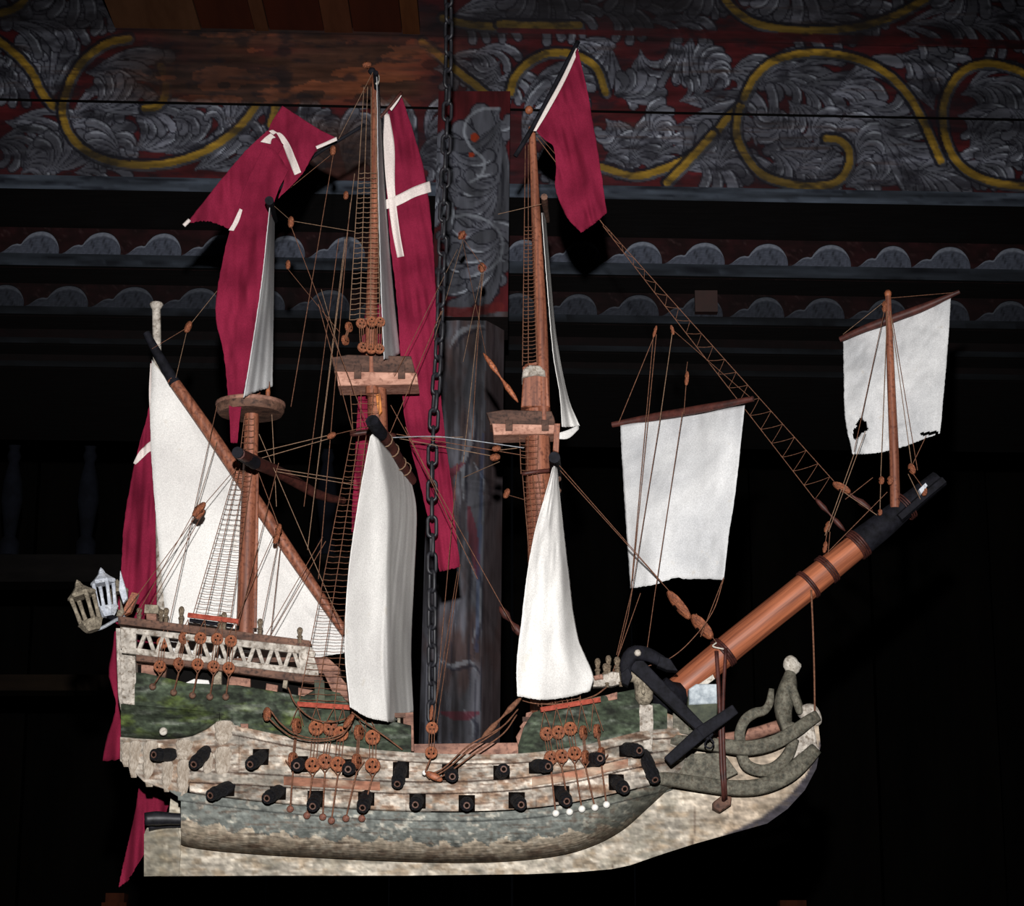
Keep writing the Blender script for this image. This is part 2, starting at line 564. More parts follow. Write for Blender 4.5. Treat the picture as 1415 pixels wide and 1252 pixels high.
M_PAINT = painted('painted_boards', 0.8, 0.35, 90, 0.1, 0.001, (0.15, 1, 1))
M_PAINTV = painted('painted_post_boards', 0.8, 0.35, 90, 0.1, 0.001, (1, 1, 0.15))
M_HULL = painted('painted_hull_wood', 0.8, 0.9, 190, 0.15, 0.0014, (0.3, 1, 1))

# ================================================================== THE SETTING
RED_G = rgb(64, 20, 23); GREY_L = rgb(96, 98, 108); OCHRE = rgb(124, 97, 34); INK = rgb(20, 20, 28); WHITE_H = rgb(158, 164, 174)
BARE = rgb(64, 40, 30)

def leaf(C, x, y, L, ang, w, curl=0.8, lobes=3, hl=1, tone=1.0, veins=3):
    """painted acanthus leaf: a fan of overlapping strands with ink edges, each curling to a pale round tip"""
    L *= 1.15
    sg = 1 if curl >= 0 else -1
    ns = lobes + 2
    g0 = GREY_L * tone * (0.88 + 0.2 * random.random())
    for k in range(ns):
        f = k / (ns - 1)                       # outermost strand first
        Lk = L * (1.0 - 0.42 * f) * (0.92 + 0.16 * random.random())
        ak = math.radians(ang) - sg * 0.30 * (1 - f) + sg * 0.55 * f
        ck = curl * (0.75 + 0.75 * f)
        ox = x + math.cos(math.radians(ang)) * L * 0.10 * (1 - f) ; oy = y + math.sin(math.radians(ang)) * L * 0.10 * (1 - f)
        pts = [(ox, oy)]
        n = 9
        for i in range(n):
            t = i / (n - 1)
            aa = ak + ck * (t ** 1.5) * 2.3
            pts.append((pts[-1][0] + math.cos(aa) * Lk / n, pts[-1][1] + math.sin(aa) * Lk / n))
        p = np.array(pts)
        wk = w * (0.95 - 0.25 * f)
        C.stroke(p, wk + 3.4, INK, 0.85, taper=3)
        C.stroke(p, wk, g0 * (0.82 + 0.25 * random.random()), 1.0, taper=3)
        d = np.gradient(p, axis=0); d /= np.linalg.norm(d, axis=1, keepdims=True) + 1e-9
        nr = np.stack([d[:, 1], -d[:, 0]], 1) * sg
        C.stroke((p - nr * wk * 0.12)[1:8], max(1.6, wk * 0.16), INK, 0.5, taper=1)
        if hl and random.random() < 0.75:
            C.stroke((p + nr * wk * 0.33)[5:], 3.0, WHITE_H, 0.8, taper=1)
        C.stroke((p + nr * wk * 0.2)[1:6], 1.8, WHITE_H * 0.8, 0.25, taper=1)

def scroll(C, pts, w=11):
    C.stroke(pts, w + 9, INK, 0.85)
    C.stroke(np.array(pts) + np.array([2.0, 2.5]), w + 2, WHITE_H * 0.55, 0.6)
    C.stroke(pts, w, OCHRE, 1.0)
    C.stroke(np.array(pts) + np.array([-1.5, -2.0]), w * 0.35, OCHRE * 1.25, 0.5)

FX0, FX1 = -190, 1610
FC = Canvas(FX0, -150, FX1, 310, RED_G)
FC.mul(0.75 + 0.5 * fbm(FC.X, FC.Y, 60, 14, 4, 3))

# --- leaf work of the middle field (x, y, length, angle, width, curl)
LV = [
 # left field
 (70,132,70,-112,17,.25),(72,132,62,-70,15,-.3),(71,134,95,-90,22,.02),(2,142,60,-35,14,-.7),(20,120,55,-160,14,.5),
 (8,168,90,-5,15,.65),(-10,200,70,-20,13,.8),(30,240,70,-60,16,1.0),(62,238,75,-25,17,-.6),(105,238,70,-20,14,.5),
 (95,178,75,-55,15,.9),(118,205,75,-70,15,1.1),(150,214,70,-100,17,.8),(168,222,60,-120,12,-.7),(120,125,95,-20,20,.35),(120,100,80,-15,16,.45),(125,150,70,-5,13,-.5),
 (185,208,70,-15,16,-.4),(230,212,85,-12,16,-.35),(190,160,60,-15,13,.5),(240,165,50,-30,13,.7),(290,158,60,-10,12,.6),(305,178,55,-50,11,-.8),
 (270,235,80,-15,12,-.2),(335,215,60,-70,13,.6),(360,225,60,-80,12,-.5),(395,235,80,-75,15,.7),(420,160,50,10,13,.7),(470,175,60,-40,14,.9),(445,205,60,-120,13,.8),(480,238,70,-90,16,.6),
 (-60,140,80,-60,18,.6),(-110,200,80,-30,18,.7),(-90,90,70,20,16,.6),(-160,150,70,-70,16,.5),(-40,235,70,-150,16,.6),
 (5,60,50,20,10,.4),(-5,100,50,40,12,.6),
 # round the post
 (560,150,60,80,14,.7),(590,200,60,-80,14,.8),(575,235,50,-60,12,.8),(600,95,60,-20,12,.7),(545,125,50,60,12,.7),(650,75,55,-10,12,.8),(640,105,60,10,14,.6),(690,85,60,100,12,.6),(675,120,55,-20,12,.7),
 # right field
 (720,140,70,-40,14,.6),(745,118,70,-5,14,.5),(770,150,60,-60,14,.6),(790,60,45,0,11,.5),(840,55,60,85,14,.2),(885,70,60,100,12,-.5),(850,130,55,5,16,-.6),
 (930,50,70,65,12,.15),(955,50,60,110,9,-.1),(985,120,60,-120,15,1.1),(1005,108,60,-35,14,.9),(940,140,60,0,12,-.5),(960,130,70,10,12,.4),
 (838,165,55,30,15,.9),(850,205,55,-30,15,.7),(835,225,60,-50,14,.8),(870,230,70,-70,17,.7),(905,190,50,-100,14,1.0),(900,225,60,-40,12,.6),(930,175,90,-10,20,.25),(925,195,90,20,20,-.15),(930,235,90,-15,18,-.3),(960,215,80,10,18,.4),(990,240,60,-70,14,.5),
 (770,200,60,70,14,.6),(760,240,60,-60,14,.7),(720,200,70,-70,14,.5),(735,240,60,-50,13,.6),
 (1050,120,60,-50,15,.6),(1075,110,75,-20,17,.5),(1105,120,80,-5,17,.45),(1090,140,65,30,14,.9),(1150,130,85,-35,16,.7),(1165,150,60,-5,14,.8),(1060,165,60,80,14,-.9),(1045,200,70,-70,14,-.6),(1075,150,60,75,15,.8),(1100,180,50,60,14,.9),
 (1055,235,70,-15,18,.3),(1065,210,70,10,15,.5),(1100,240,60,-50,14,.7),(1130,250,60,-60,14,.7),(1125,200,55,-80,15,1.2),(1150,190,60,-45,15,1.3),(1185,225,55,-80,15,1.1),(1170,258,60,-45,16,.9),(1200,255,55,-15,12,-.6),
 (1205,150,70,40,18,-.4),(1215,175,85,55,22,-.25),(1240,200,80,60,20,-.2),(1250,255,70,-30,17,.6),(1290,255,70,-35,16,.5),(1260,235,60,20,14,.3),
 (1290,150,70,-100,17,-.1),(1275,85,50,-25,12,.7),(1260,95,60,-8,12,.4),(1240,75,60,5,12,.3),(1330,130,75,-35,18,.8),(1350,120,70,-5,18,.8),(1325,160,60,-10,14,.7),(1340,205,60,-65,15,1.1),(1360,210,55,-80,15,1.0),(1345,235,60,-30,15,.7),(1390,230,70,-60,17,.8),(1395,150,70,20,17,.6),(1400,190,60,10,14,.6),
 (1440,120,80,30,18,.6),(1450,200,80,-20,18,.6),(1500,150,80,-60,18,.6),(1530,230,80,-40,18,.6),(1480,80,70,10,14,.5),
 # upper field
 (0,30,110,-15,18,.3),(60,28,90,-20,16,.4),(-120,30,100,-20,18,.5),(110,10,60,-5,13,.8),(-60,-30,90,20,18,.6),(60,-40,90,20,18,.6),
 (620,25,80,-20,14,.4),(660,20,80,-10,14,.3),(720,18,90,-15,15,.4),(760,25,70,-25,13,.5),(830,15,80,-10,15,.5),(900,30,80,-30,16,.4),(935,35,70,-40,16,.5),(960,15,60,-70,13,.7),
 (1020,20,80,15,15,-.4),(1060,25,110,-8,17,.3),(1120,30,90,-20,16,.4),(1175,15,80,-30,14,.5),(1240,38,90,-12,14,.35),(1290,25,90,-15,15,.4),(1340,35,90,-10,14,.5),(1390,25,90,-5,15,.4),(1470,25,90,-15,15,.5),(1550,20,90,-15,15,.5),
 (700,-40,90,20,18,.6),(820,-45,90,10,18,.6),(930,-50,90,20,18,.6),(1050,-40,90,20,18,.6),(1180,-45,90,15,18,.6),(1300,-40,90,20,18,.6),(1420,-45,90,20,18,.6),
]
for l_ in LV:
    leaf(FC, *l_, lobes=random.choice([2, 3, 3, 4]))
for pts in [
    [(-90,20),(-40,30),(0,58),(25,78),(45,102),(58,128),(74,147)],
    [(178,53),(148,60),(117,82),(99,108),(91,130),(86,150),(91,175),(106,198),(131,215),(162,225),(205,228),(250,221),(292,204),(330,176),(352,148),(362,125)],
    [(384,130),(380,150),(374,172)],
    [(200,150),(214,148),(226,138),(229,112),(222,92)],
    [(583,58),(605,75),(628,95),(650,112),(672,130)],
    [(612,25),(640,32),(670,36),(700,38)],
    [(-10,20),(15,14),(32,2),(40,-20)],
    [(705,128),(712,106),(734,84),(762,73),(798,77),(824,94),(837,128)],
    [(768,150),(780,200),(800,225),(835,232),(860,240),(882,243),(915,234),(952,217),(982,192),(1006,162),(1022,146)],
    [(922,252),(948,226),(985,185)],
    [(1040,115),(1023,148),(1018,185),(1030,214),(1052,240),(1087,253),(1130,257),(1158,250),(1173,228),(1172,206),(1160,194),(1142,191)],
    [(1028,135),(1042,108),(1066,86),(1100,75),(1140,73),(1190,83),(1226,102),(1255,132),(1276,168),(1290,200),(1300,222)],
    [(1460,130),(1420,104),(1390,92),(1360,88),(1331,98),(1311,124),(1303,155),(1308,195),(1325,226),(1355,246),(1390,255),(1440,256),(1500,240)],
    [(690,33),(740,35),(800,35)],
    [(1002,0),(1020,18),(1050,34),(1110,42),(1180,38),(1235,22),(1280,-2)],
    [(-180,220),(-130,235),(-80,215),(-50,160),(-70,110),(-120,90)]]:
    scroll(FC, pts, 10)
# red band over the middle field, dark runs, dots
FC.stroke([(880,44),(1100,52),(1415,62),(1600,66)], 12, rgb(80, 18, 20), 0.9)
FC.stroke([(690,42),(800,44),(900,46)], 7, rgb(80, 18, 20), 0.9)
for x in range(-180, 1600, 7):
    y = 246 + 0.0184 * x
    FC.stroke([(x, y), (x + 8, y + 0.15)], 4, rgb(84, 30, 30), 0.6)
# worn brown patch of bare wood on the left board
wear = np.exp(-(((FC.X - 400) / 210) ** 4) - (((FC.Y - 85) / 62) ** 6))
wear = np.clip(wear * (0.35 + 1.6 * fbm(FC.X, FC.Y, 120, 24, 4, 21)), 0, 1) * (FC.Y < 143 + 0.0184 * (FC.X - 300))
bare_col = BARE * (0.45 + 1.0 * fbm(FC.X, FC.Y, 90, 7, 5, 31))[..., None]
bare_col = bare_col + (fbm(FC.X, FC.Y, 70, 20, 3, 41) > 0.6)[..., None] * rgb(40, 18, 8)
m_ = wear[..., None]
FC.a = FC.a * (1 - m_) + bare_col * m_
w2 = np.exp(-(((FC.X - 470) / 70) ** 4) - (((FC.Y - 215) / 50) ** 4)) * 0.8
FC.a = FC.a * (1 - w2[..., None]) + (BARE * 0.75) * w2[..., None]
# old dirt and rubbing, running along the grain
g1 = fbm(FC.X, FC.Y, 220, 10, 5, 51); g2 = fbm(FC.X, FC.Y, 45, 45, 4, 61)
FC.mul(np.clip(0.55 + 0.55 * g1 + 0.45 * (g2 - 0.35), 0.25, 1.25))
rub = np.clip((fbm(FC.X, FC.Y, 110, 5, 4, 71) - 0.58) * 5, 0, 1) * np.clip((g2 - 0.45) * 5, 0, 1) * 0.6
FC.mix(rub, rgb(46, 32, 28))
soot = np.clip((fbm(FC.X, FC.Y, 130, 70, 4, 77) - 0.42) * 3.2, 0, 1)
FC.mix(soot * 0.45, rgb(22, 21, 25))
FC.mix(np.clip((fbm(FC.X, FC.Y, 30, 12, 4, 87) - 0.55) * 6, 0, 1) * 0.55, rgb(18, 17, 22))
FC.mix(np.clip((44 + 0.0184 * FC.X - FC.Y) / 6, 0, 1) * (0.35 + 0.4 * soot), rgb(18, 16, 18))  # upper board darkened as a whole, more where the noise is

def board(name, parent, zt, zb, B, back, canvas, K, xa, xb, step, mat, edge=(0.006, 0.005, 0.005), smooth=False):
    """wooden board on a plane y = B + YAW x, front painted from the canvas, back at depth `back`"""
    nx = max(2, int((xb - xa) / step)); nz = max(2, int((zt - zb) / step))
    xs = np.linspace(xa, xb, nx); zs = np.linspace(zt, zb, nz)
    X, Z = np.meshgrid(xs, zs)
    Yc = B + YAW * X
    # tiny unevenness of hewn wood
    Yc = Yc + 0.0012 * (fbm(X * 900, Z * 900, 260, 60, 3, int(abs(zt * 1000)) % 50) - 0.5)
    V = np.stack([X, Yc, Z], -1).reshape(-1, 3)
    d = V - np.array(CAM)
    zc = d[:, 1] * CT + d[:, 2] * ST
    px = W_PX / 2 + F_PX * d[:, 0] / zc; py = H_PX / 2 - F_PX * (-d[:, 1] * ST + d[:, 2] * CT) / zc
    cols = lin(canvas.sample(px, py)) * K
    idx = np.arange(nx * nz).reshape(nz, nx)
    F_ = np.stack([idx[:-1, :-1], idx[1:, :-1], idx[1:, 1:], idx[:-1, 1:]], -1).reshape(-1, 4).tolist()
    n = len(V)
    c8 = [(xa, B + YAW * xa, zt), (xb, B + YAW * xb, zt), (xb, B + YAW * xb, zb), (xa, B + YAW * xa, zb)]
    b8 = [(x, back + YAW * x, z) for x, y, z in c8]
    V = np.concatenate([V, c8, b8])
    cols = np.concatenate([cols, np.tile(edge, (8, 1))])  # sides and undersides near black, soffit shade put into the colour
    F_ += [(n, n+1, n+5, n+4), (n+1, n+2, n+6, n+5), (n+2, n+3, n+7, n+6), (n+3, n, n+4, n+7), (n+4, n+5, n+6, n+7)]
    return mk(name, V, F_, mat, parent, cols=cols)

XA, XB = -1.12, 1.12
BF = 0.75
def zline(y, B, px=0): return PW(px, y, B).z

KW = 1.3
wall = structure(empty('wall_upper', (0, BF, zline(246, BF))), 'painted timber wall of red, grey and ochre acanthus scrolls above the ship', 'wall')
gap = 0.0016
z_lines = [zline(-140, BF), zline(36, BF), zline(137, BF), zline(246, BF)]
for k, (dB) in enumerate((0.006, 0.0, 0.004)):
    board('plank', wall, z_lines[k] - gap, z_lines[k+1] + gap, BF + dB, BF + 0.09, FC, KW, XA, XB, 0.0025, M_PAINT)
# moulding under the frieze
MC = Canvas(FX0, 200, FX1, 560, rgb(74, 82, 94))
g = fbm(MC.X, MC.Y, 160, 6, 5, 81)
MC.mul(np.clip(0.25 + 1.3 * g, 0.2, 1.3))
MC.mix(np.clip((fbm(MC.X, MC.Y, 70, 4, 4, 91) - 0.55) * 6, 0, 1) * 0.7, rgb(20, 22, 30))
trim1 = board('trim_1', None, zline(246, BF), zline(265, BF), BF - 0.018, BF + 0.36, MC, 0.6, XA, XB, 0.0035, M_PAINT)
structure(trim1, 'blue-grey streaked moulding along the foot of the painted wall', 'moulding')

# --- stepped cornice below, each step set back, with carved wave leaves
CC = Canvas(FX0, 270, FX1, 560, rgb(40, 16, 18))
CC.mul(0.5 + 0.9 * fbm(CC.X, CC.Y, 16, 16, 4, 15))
for _ in range(900):
    x = random.uniform(-190, 1600); y = random.uniform(300, 450)
    CC.stroke([(x, y), (x + random.uniform(-6, 6), y + random.uniform(-5, 5)), (x + random.uniform(-9, 9), y + random.uniform(-6, 6))], 1.8, rgb(82, 62, 62), 0.5)
M_CLEAF = wood('carved_grey_leaf', (52, 55, 64), (84, 88, 100), 60, (1, 1, 1), 0.8, 0.4, 0.1)
M_CLIP = wood('cornice_lip', (34, 39, 50), (60, 66, 80), 30, (0.1, 1, 1), 0.8, 0.4, 0.1)
M_CLEAF2 = wood('shaded_grey_leaf', (30, 33, 40), (52, 56, 66), 60, (1, 1, 1), 0.85, 0.4, 0.1)  # darker leaf copy for lower steps, shade held in the colour
M_CLIP2 = wood('shaded_lip', (14, 16, 22), (28, 31, 40), 30, (0.1, 1, 1), 0.85, 0.4, 0.1)  # darker lip copy for lower steps, shade held in the colour
def wave_leaf(tone):
    """wave-shaped carved leaf, unit width, tail sweeping to the left; relief along -Y, painted grey with a pale rim and ink veins"""
    top = [(-0.58, 0.0), (-0.48, 0.06), (-0.36, 0.17), (-0.27, 0.20), (-0.22, 0.19), (-0.17, 0.27), (-0.06, 0.39), (0.1, 0.44), (0.25, 0.40), (0.35, 0.28), (0.40, 0.12), (0.40, 0.0)]
    q = cr([(x, z, 0) for x, z in top], 44)
    V, F_, cc = [], [], []
    rows = [0.0, 0.2, 0.4, 0.6, 0.74, 0.83, 0.89, 0.94, 0.97, 1.0, 1.05]
    hgt = [0.05, 0.065, 0.075, 0.075, 0.07, 0.062, 0.055, 0.045, 0.035, 0.0, -0.02]
    base = lin(rgb(64, 68, 79)) * tone; rim = lin(rgb(104, 109, 120)) * tone; ink = lin(rgb(12, 13, 18)) * tone
    for f, h in zip(rows, hgt):
        for i, (x, z, _) in enumerate(q):
            vein = max(0, math.sin(x * 30 + z * 16 * f)) ** 6 * (1 if -0.15 < x < 0.3 else 0) * (1 if f < 0.62 else 0)
            V.append((x * (0.98 + 0.02 * f), -h + 0.012 * vein, z * f))
            c_ = base * (0.8 + 0.4 * random.random())
            if f in (0.83, 0.89, 0.94) : c_ = rim * (0.8 + .3 * random.random())
            if f >= 0.97: c_ = ink
            c_ = c_ * (1 - 0.8 * vein) + ink * 0.8 * vein
            cc.append(c_)
    n = len(q)
    for j in range(len(rows) - 1):
        for i in range(n - 1):
            a = j * n + i
            F_.append((a, a + 1, a + 1 + n, a + n))
    me = raw_mesh('carved_leaf', (V, F_), M_PAINT, True, 50)
    at = me.color_attributes.new('Col', 'FLOAT_COLOR', 'POINT')
    c4 = np.ones((len(V), 4)); c4[:, :3] = np.array(cc)
    at.data.foreach_set('color', c4.ravel())
    return me
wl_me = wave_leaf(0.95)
wl_me2 = wave_leaf(0.32)  # second row: dimmer light put into a darker leaf tone
def hline_geo(z, B, r, back):
    pts = [Vector((x, B + YAW * x, z)) for x in (XA, XB)]
    return tube(pts, r, 10)
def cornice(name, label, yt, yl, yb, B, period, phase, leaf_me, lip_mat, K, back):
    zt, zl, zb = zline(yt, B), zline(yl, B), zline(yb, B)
    o = board(name, None, zt + 0.16, zb, B, back, CC, K, XA, XB, 0.004, M_PAINT)  # K darkens the paint step by step to imitate falling light
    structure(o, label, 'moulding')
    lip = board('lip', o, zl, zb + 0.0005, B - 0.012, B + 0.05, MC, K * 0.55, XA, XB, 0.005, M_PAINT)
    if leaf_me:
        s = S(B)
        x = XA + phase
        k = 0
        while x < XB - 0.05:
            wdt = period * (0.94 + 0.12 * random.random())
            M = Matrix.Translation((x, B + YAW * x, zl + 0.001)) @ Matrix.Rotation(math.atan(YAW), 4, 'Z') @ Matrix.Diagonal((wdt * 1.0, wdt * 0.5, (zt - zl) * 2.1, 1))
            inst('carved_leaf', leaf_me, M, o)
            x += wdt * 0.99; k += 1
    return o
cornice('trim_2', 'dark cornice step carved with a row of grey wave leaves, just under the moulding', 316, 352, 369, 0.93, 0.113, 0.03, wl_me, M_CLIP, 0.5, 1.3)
cornice('trim_3', 'second cornice step of wave leaves below the first, shade put into their colour', 391, 425, 436, 1.02, 0.116, 0.06, wl_me2, M_CLIP2, 0.24, 1.5)
cornice('trim_4', 'third cornice step, almost black with shade put into its colour', 446, 468, 476, 1.10, 0.116, 0.02, None, M_CLIP2, 0.1, 1.6)
cornice('trim_5', 'lowest cornice step above the dark opening, colour blackened for shade', 484, 500, 508, 1.16, 0.116, 0.02, None, M_CLIP2, 0.07, 1.7)
# small red block set into the second cornice
tr3 = bpy.data.objects['trim_3']
pb = PW(974, 423, 1.02)
mk('red_block', *box_geo((pb.x - 0.02, pb.y - 0.022, pb.z - 0.018), (pb.x + 0.022, pb.y + 0.01, pb.z + 0.04)), wood('dull_red_wood', (28, 11, 8), (40, 16, 11), 30), tr3)

# --- dark room beyond the cornice
BB = 2.6
wb = structure(empty('wall_back', (0, BB, -1.6)), 'nearly black boarded wall in the dark behind the ship', 'wall')
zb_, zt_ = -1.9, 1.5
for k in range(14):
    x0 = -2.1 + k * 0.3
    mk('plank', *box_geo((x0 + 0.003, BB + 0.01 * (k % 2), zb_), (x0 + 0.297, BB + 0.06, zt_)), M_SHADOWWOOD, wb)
# gallery railing, faint in the dark at the left
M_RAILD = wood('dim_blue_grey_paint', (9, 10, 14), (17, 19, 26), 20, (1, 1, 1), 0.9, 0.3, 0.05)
rail_o = structure(empty('gallery_railing', PW(60, 760, 1.9)), 'dim grey gallery railing with turned balusters at the left in the dark', 'railing')
bal_prof = [(0.028, 0), (0.028, .04), (0.016, .06), (0.02, .1), (0.03, .17), (0.026, .23), (0.014, .29), (0.02, .31), (0.014, .33), (0.024, .37), (0.028, .4)]
bal_me = raw_mesh('baluster', lathe([(r * 0.8, z * 0.72) for r, z in bal_prof], 10), M_RAILD)
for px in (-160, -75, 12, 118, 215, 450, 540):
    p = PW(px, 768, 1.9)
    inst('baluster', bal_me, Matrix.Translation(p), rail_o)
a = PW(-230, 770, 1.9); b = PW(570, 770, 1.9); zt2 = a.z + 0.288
mk('rail', *box_geo((a.x, a.y - 0.03, zt2), (b.x, a.y + 0.06, zt2 + 0.02)), M_BLACKWOOD, rail_o)
mk('rail', *box_geo((a.x, a.y - 0.03, a.z - 0.06), (b.x, a.y + 0.06, a.z)), M_BLACKWOOD, rail_o)

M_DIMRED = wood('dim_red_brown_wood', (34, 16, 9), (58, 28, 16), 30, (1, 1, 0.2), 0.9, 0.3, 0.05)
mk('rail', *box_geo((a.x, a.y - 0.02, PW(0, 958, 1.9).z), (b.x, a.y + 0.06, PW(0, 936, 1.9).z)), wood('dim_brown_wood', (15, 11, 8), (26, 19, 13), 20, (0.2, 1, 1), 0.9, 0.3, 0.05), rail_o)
for k_, (pl, pr, pt, nm) in enumerate([(146, 172, 1234, 'leftmost dim red-brown post top rising from the bottom edge'), (1078, 1114, 1244, 'dim red-brown post top at the bottom edge below the bow'), (955, 984, 1246, 'dim red-brown post top at the bottom edge below the fore mast')]):
    A_ = PW(pl, pt, 1.4); B_ = PW(pr, pt, 1.4)
    g_ = join(box_geo((A_.x, A_.y, -2.0), (B_.x, A_.y + 0.05, A_.z)), box_geo((A_.x - 0.006, A_.y - 0.006, A_.z - 0.03), (B_.x + 0.006, A_.y + 0.056, A_.z - 0.018)))
    structure(mk('wooden_post', *g_, M_DIMRED), nm, 'post')

# --- ceiling boards seen from below, upper left
ceil = structure(empty('ceiling', PW(370, 40, BF)), 'underside of plain brown boards at the upper left', 'ceiling')
zc = zline(41, BF, 370)
CB = [(158, 278, (104, 70, 48), (80, 50, 32)), (278, 352, (74, 34, 18), (58, 24, 12)), (352, 372, (98, 62, 42), (76, 44, 26)), (372, 448, (70, 28, 14), (56, 22, 10)),
      (448, 488, (96, 56, 36), (74, 40, 24)), (488, 556, (68, 28, 14), (54, 22, 10)), (556, 581, (100, 60, 32), (74, 40, 20))]
for k, (xa, xb, c1, c2) in enumerate(CB):
    m = wood('ceiling_board_%d' % k, c2, c1, 18, (1, 0.15, 1), 0.75, 0.3, 0.15)
    A = PW(xa, 41, BF + 0.004); Bq = PW(xb, 41, BF + 0.004)
    zz = zc + (0.003 if k % 2 else 0.0)
    mk('ceiling_board', *box_geo((A.x + 0.0008, 0.28, zz), (Bq.x - 0.0008, A.y + 0.02, zz + 0.02)), m, ceil)

# --- painted post
PC = Canvas(540, 90, 760, 1300, rgb(70, 70, 76))
PC.mul(0.5 + 0.9 * fbm(PC.X, PC.Y, 14, 160, 5, 17))
PC.mix(np.clip((fbm(PC.X, PC.Y, 26, 90, 4, 27) - 0.52) * 6, 0, 1) * (PC.Y > 430) * 0.75, rgb(50, 36, 34))
PC.mix(np.clip((fbm(PC.X, PC.Y, 9, 140, 4, 47) - 0.5) * 6, 0, 1) * (PC.Y > 430) * 0.7, rgb(28, 24, 26))
top = PC.Y < 432
PC.mix(top * 1.0, rgb(72, 20, 24))
for l_ in [(690,150,70,150,22,-1.0),(612,180,70,40,20,.8),(650,270,90,-80,30,-.5),(690,170,120,95,26,.35),(625,210,80,70,24,-.4),(690,250,70,120,20,.5),(640,265,60,170,18,.6),
           (615,300,60,10,18,.8),(625,330,80,-10,26,.7),(680,300,90,95,24,.5),(660,350,70,100,22,.8),(640,395,60,-50,20,.6),(620,370,60,-40,18,.5),(690,330,70,105,18,.4),(605,240,60,80,16,.4)]:
    leaf(PC, *l_, tone=0.85)
PC.stroke([(688,150),(662,152),(646,165),(642,185),(652,205),(668,220),(666,240),(650,252)], 4, WHITE_H * 0.85, 0.8)
PC.stroke([(620,300),(650,298),(678,308),(694,330),(692,355),(676,372),(655,380)], 4, WHITE_H * 0.75, 0.7)
for x, y, r in [(655,190,11),(651,214,7),(638,325,10),(666,370,10)]:
    PC.stroke([(x, y), (x + 1, y)], r, rgb(140, 48, 24), 1)
PC.stroke([(606,428),(640,432),(690,424)], 14, rgb(84, 26, 26), 0.8)
for pts in [[(622,480),(632,462),(650,452),(668,450)],[(655,560),(650,610),(640,640),(640,690)],[(640,760),(660,800),(662,850),(652,890)],[(600,900),(620,920),(650,915),(660,930)],[(590,930),(600,960),(598,990)],[(640,980),(655,1000),(652,1020)],[(655,640),(672,670),(668,720)]]:
    PC.stroke(pts, 7, WHITE_H * 0.62, 0.7, taper=1); PC.stroke(np.array(pts) + 5, 5, INK, 0.6, taper=1)
for pts in [[(640,640),(620,660),(628,690)],[(648,700),(655,750),(660,800)],[(585,660),(588,740)],[(610,985),(640,990),(662,985)]]:
    PC.stroke(pts, 13, rgb(78, 22, 32), 0.65, taper=1)
PC.stroke([(668,600),(664,700),(660,850),(658,900)], 5, rgb(36, 50, 84), 0.4)
for _ in range(60):
    x = random.uniform(575, 690); y = random.uniform(430, 1100)
    PC.stroke([(x, y), (x + random.uniform(-3, 3), y + random.uniform(30, 120))], 2, INK, 0.6, taper=1)
PC.mul(np.clip(0.4 + 0.95 * fbm(PC.X, PC.Y, 30, 110, 5, 37), 0.2, 1.2))
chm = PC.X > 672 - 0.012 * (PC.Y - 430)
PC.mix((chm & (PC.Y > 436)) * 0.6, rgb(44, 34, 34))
BP = 0.62
def post_panel(name, parent, xl, xr, y0, y1, B, canvas, K, ny, nx=46, depth=0.09, round_r=0.0):
    """leaning board; xl/xr are functions of the row"""
    V, cols = [], []
    for j in range(ny):
        y = y0 + (y1 - y0) * j / (ny - 1)
        for i in range(nx):
            u = i / (nx - 1)
            x = xl(y) * (1 - u) + xr(y) * u
            bb = B + (0.055 * max(0, (u - 0.76) / 0.24) if round_r else 0) + (0.02 * max(0, (0.07 - u) / 0.07) if round_r else 0)
            p = PW(x, y, bb + 0.001 * math.sin(u * 23 + y * 0.02))
            V.append(tuple(p)); cols.append(lin(canvas.sample(x, y)) * K)
    F_ = [(j * nx + i, (j + 1) * nx + i, (j + 1) * nx + i + 1, j * nx + i + 1) for j in range(ny - 1) for i in range(nx - 1)]
    n = len(V)
    cor = [V[0], V[nx - 1], V[-1], V[n - nx]]
    V += [tuple(c) for c in cor] + [(c[0], c[1] + depth, c[2]) for c in cor]
    cols = np.concatenate([np.array(cols).reshape(-1, 3), np.tile((0.012, 0.009, 0.009), (8, 1))])
    left = [V[j * nx] for j in range(ny)]; right = [V[j * nx + nx - 1] for j in range(ny)]
    F_ += [(n, n+1, n+5, n+4), (n+1, n+2, n+6, n+5), (n+2, n+3, n+7, n+6), (n+3, n, n+4, n+7), (n+4, n+5, n+6, n+7)]
    return mk(name, V, F_, M_PAINTV, parent, cols=cols)
post = structure(empty('painted_post', PW(640, 1500, BP)), 'worn wooden post with grey and red painted leaves behind the main mast', 'post')
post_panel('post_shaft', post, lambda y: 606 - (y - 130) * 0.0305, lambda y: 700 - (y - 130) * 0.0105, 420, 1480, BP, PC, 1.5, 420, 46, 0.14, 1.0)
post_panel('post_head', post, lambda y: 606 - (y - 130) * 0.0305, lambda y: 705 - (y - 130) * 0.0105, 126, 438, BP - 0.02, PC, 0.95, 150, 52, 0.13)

# ================================================================== THE MODEL SHIP
ship = empty('model_ship', P(600, 1208, 0))
tag(ship, 'old wooden model sailing ship with linen sails hanging from a black chain', 'model ship')

def ip(x, pts):
    xs, ys = zip(*pts)
    return np.interp(x, xs, ys)
def sp(pts):
    """smooth function y(x) through points"""
    q = cr(pts, 200)
    return lambda x: np.interp(x, q[:, 0], q[:, 1])

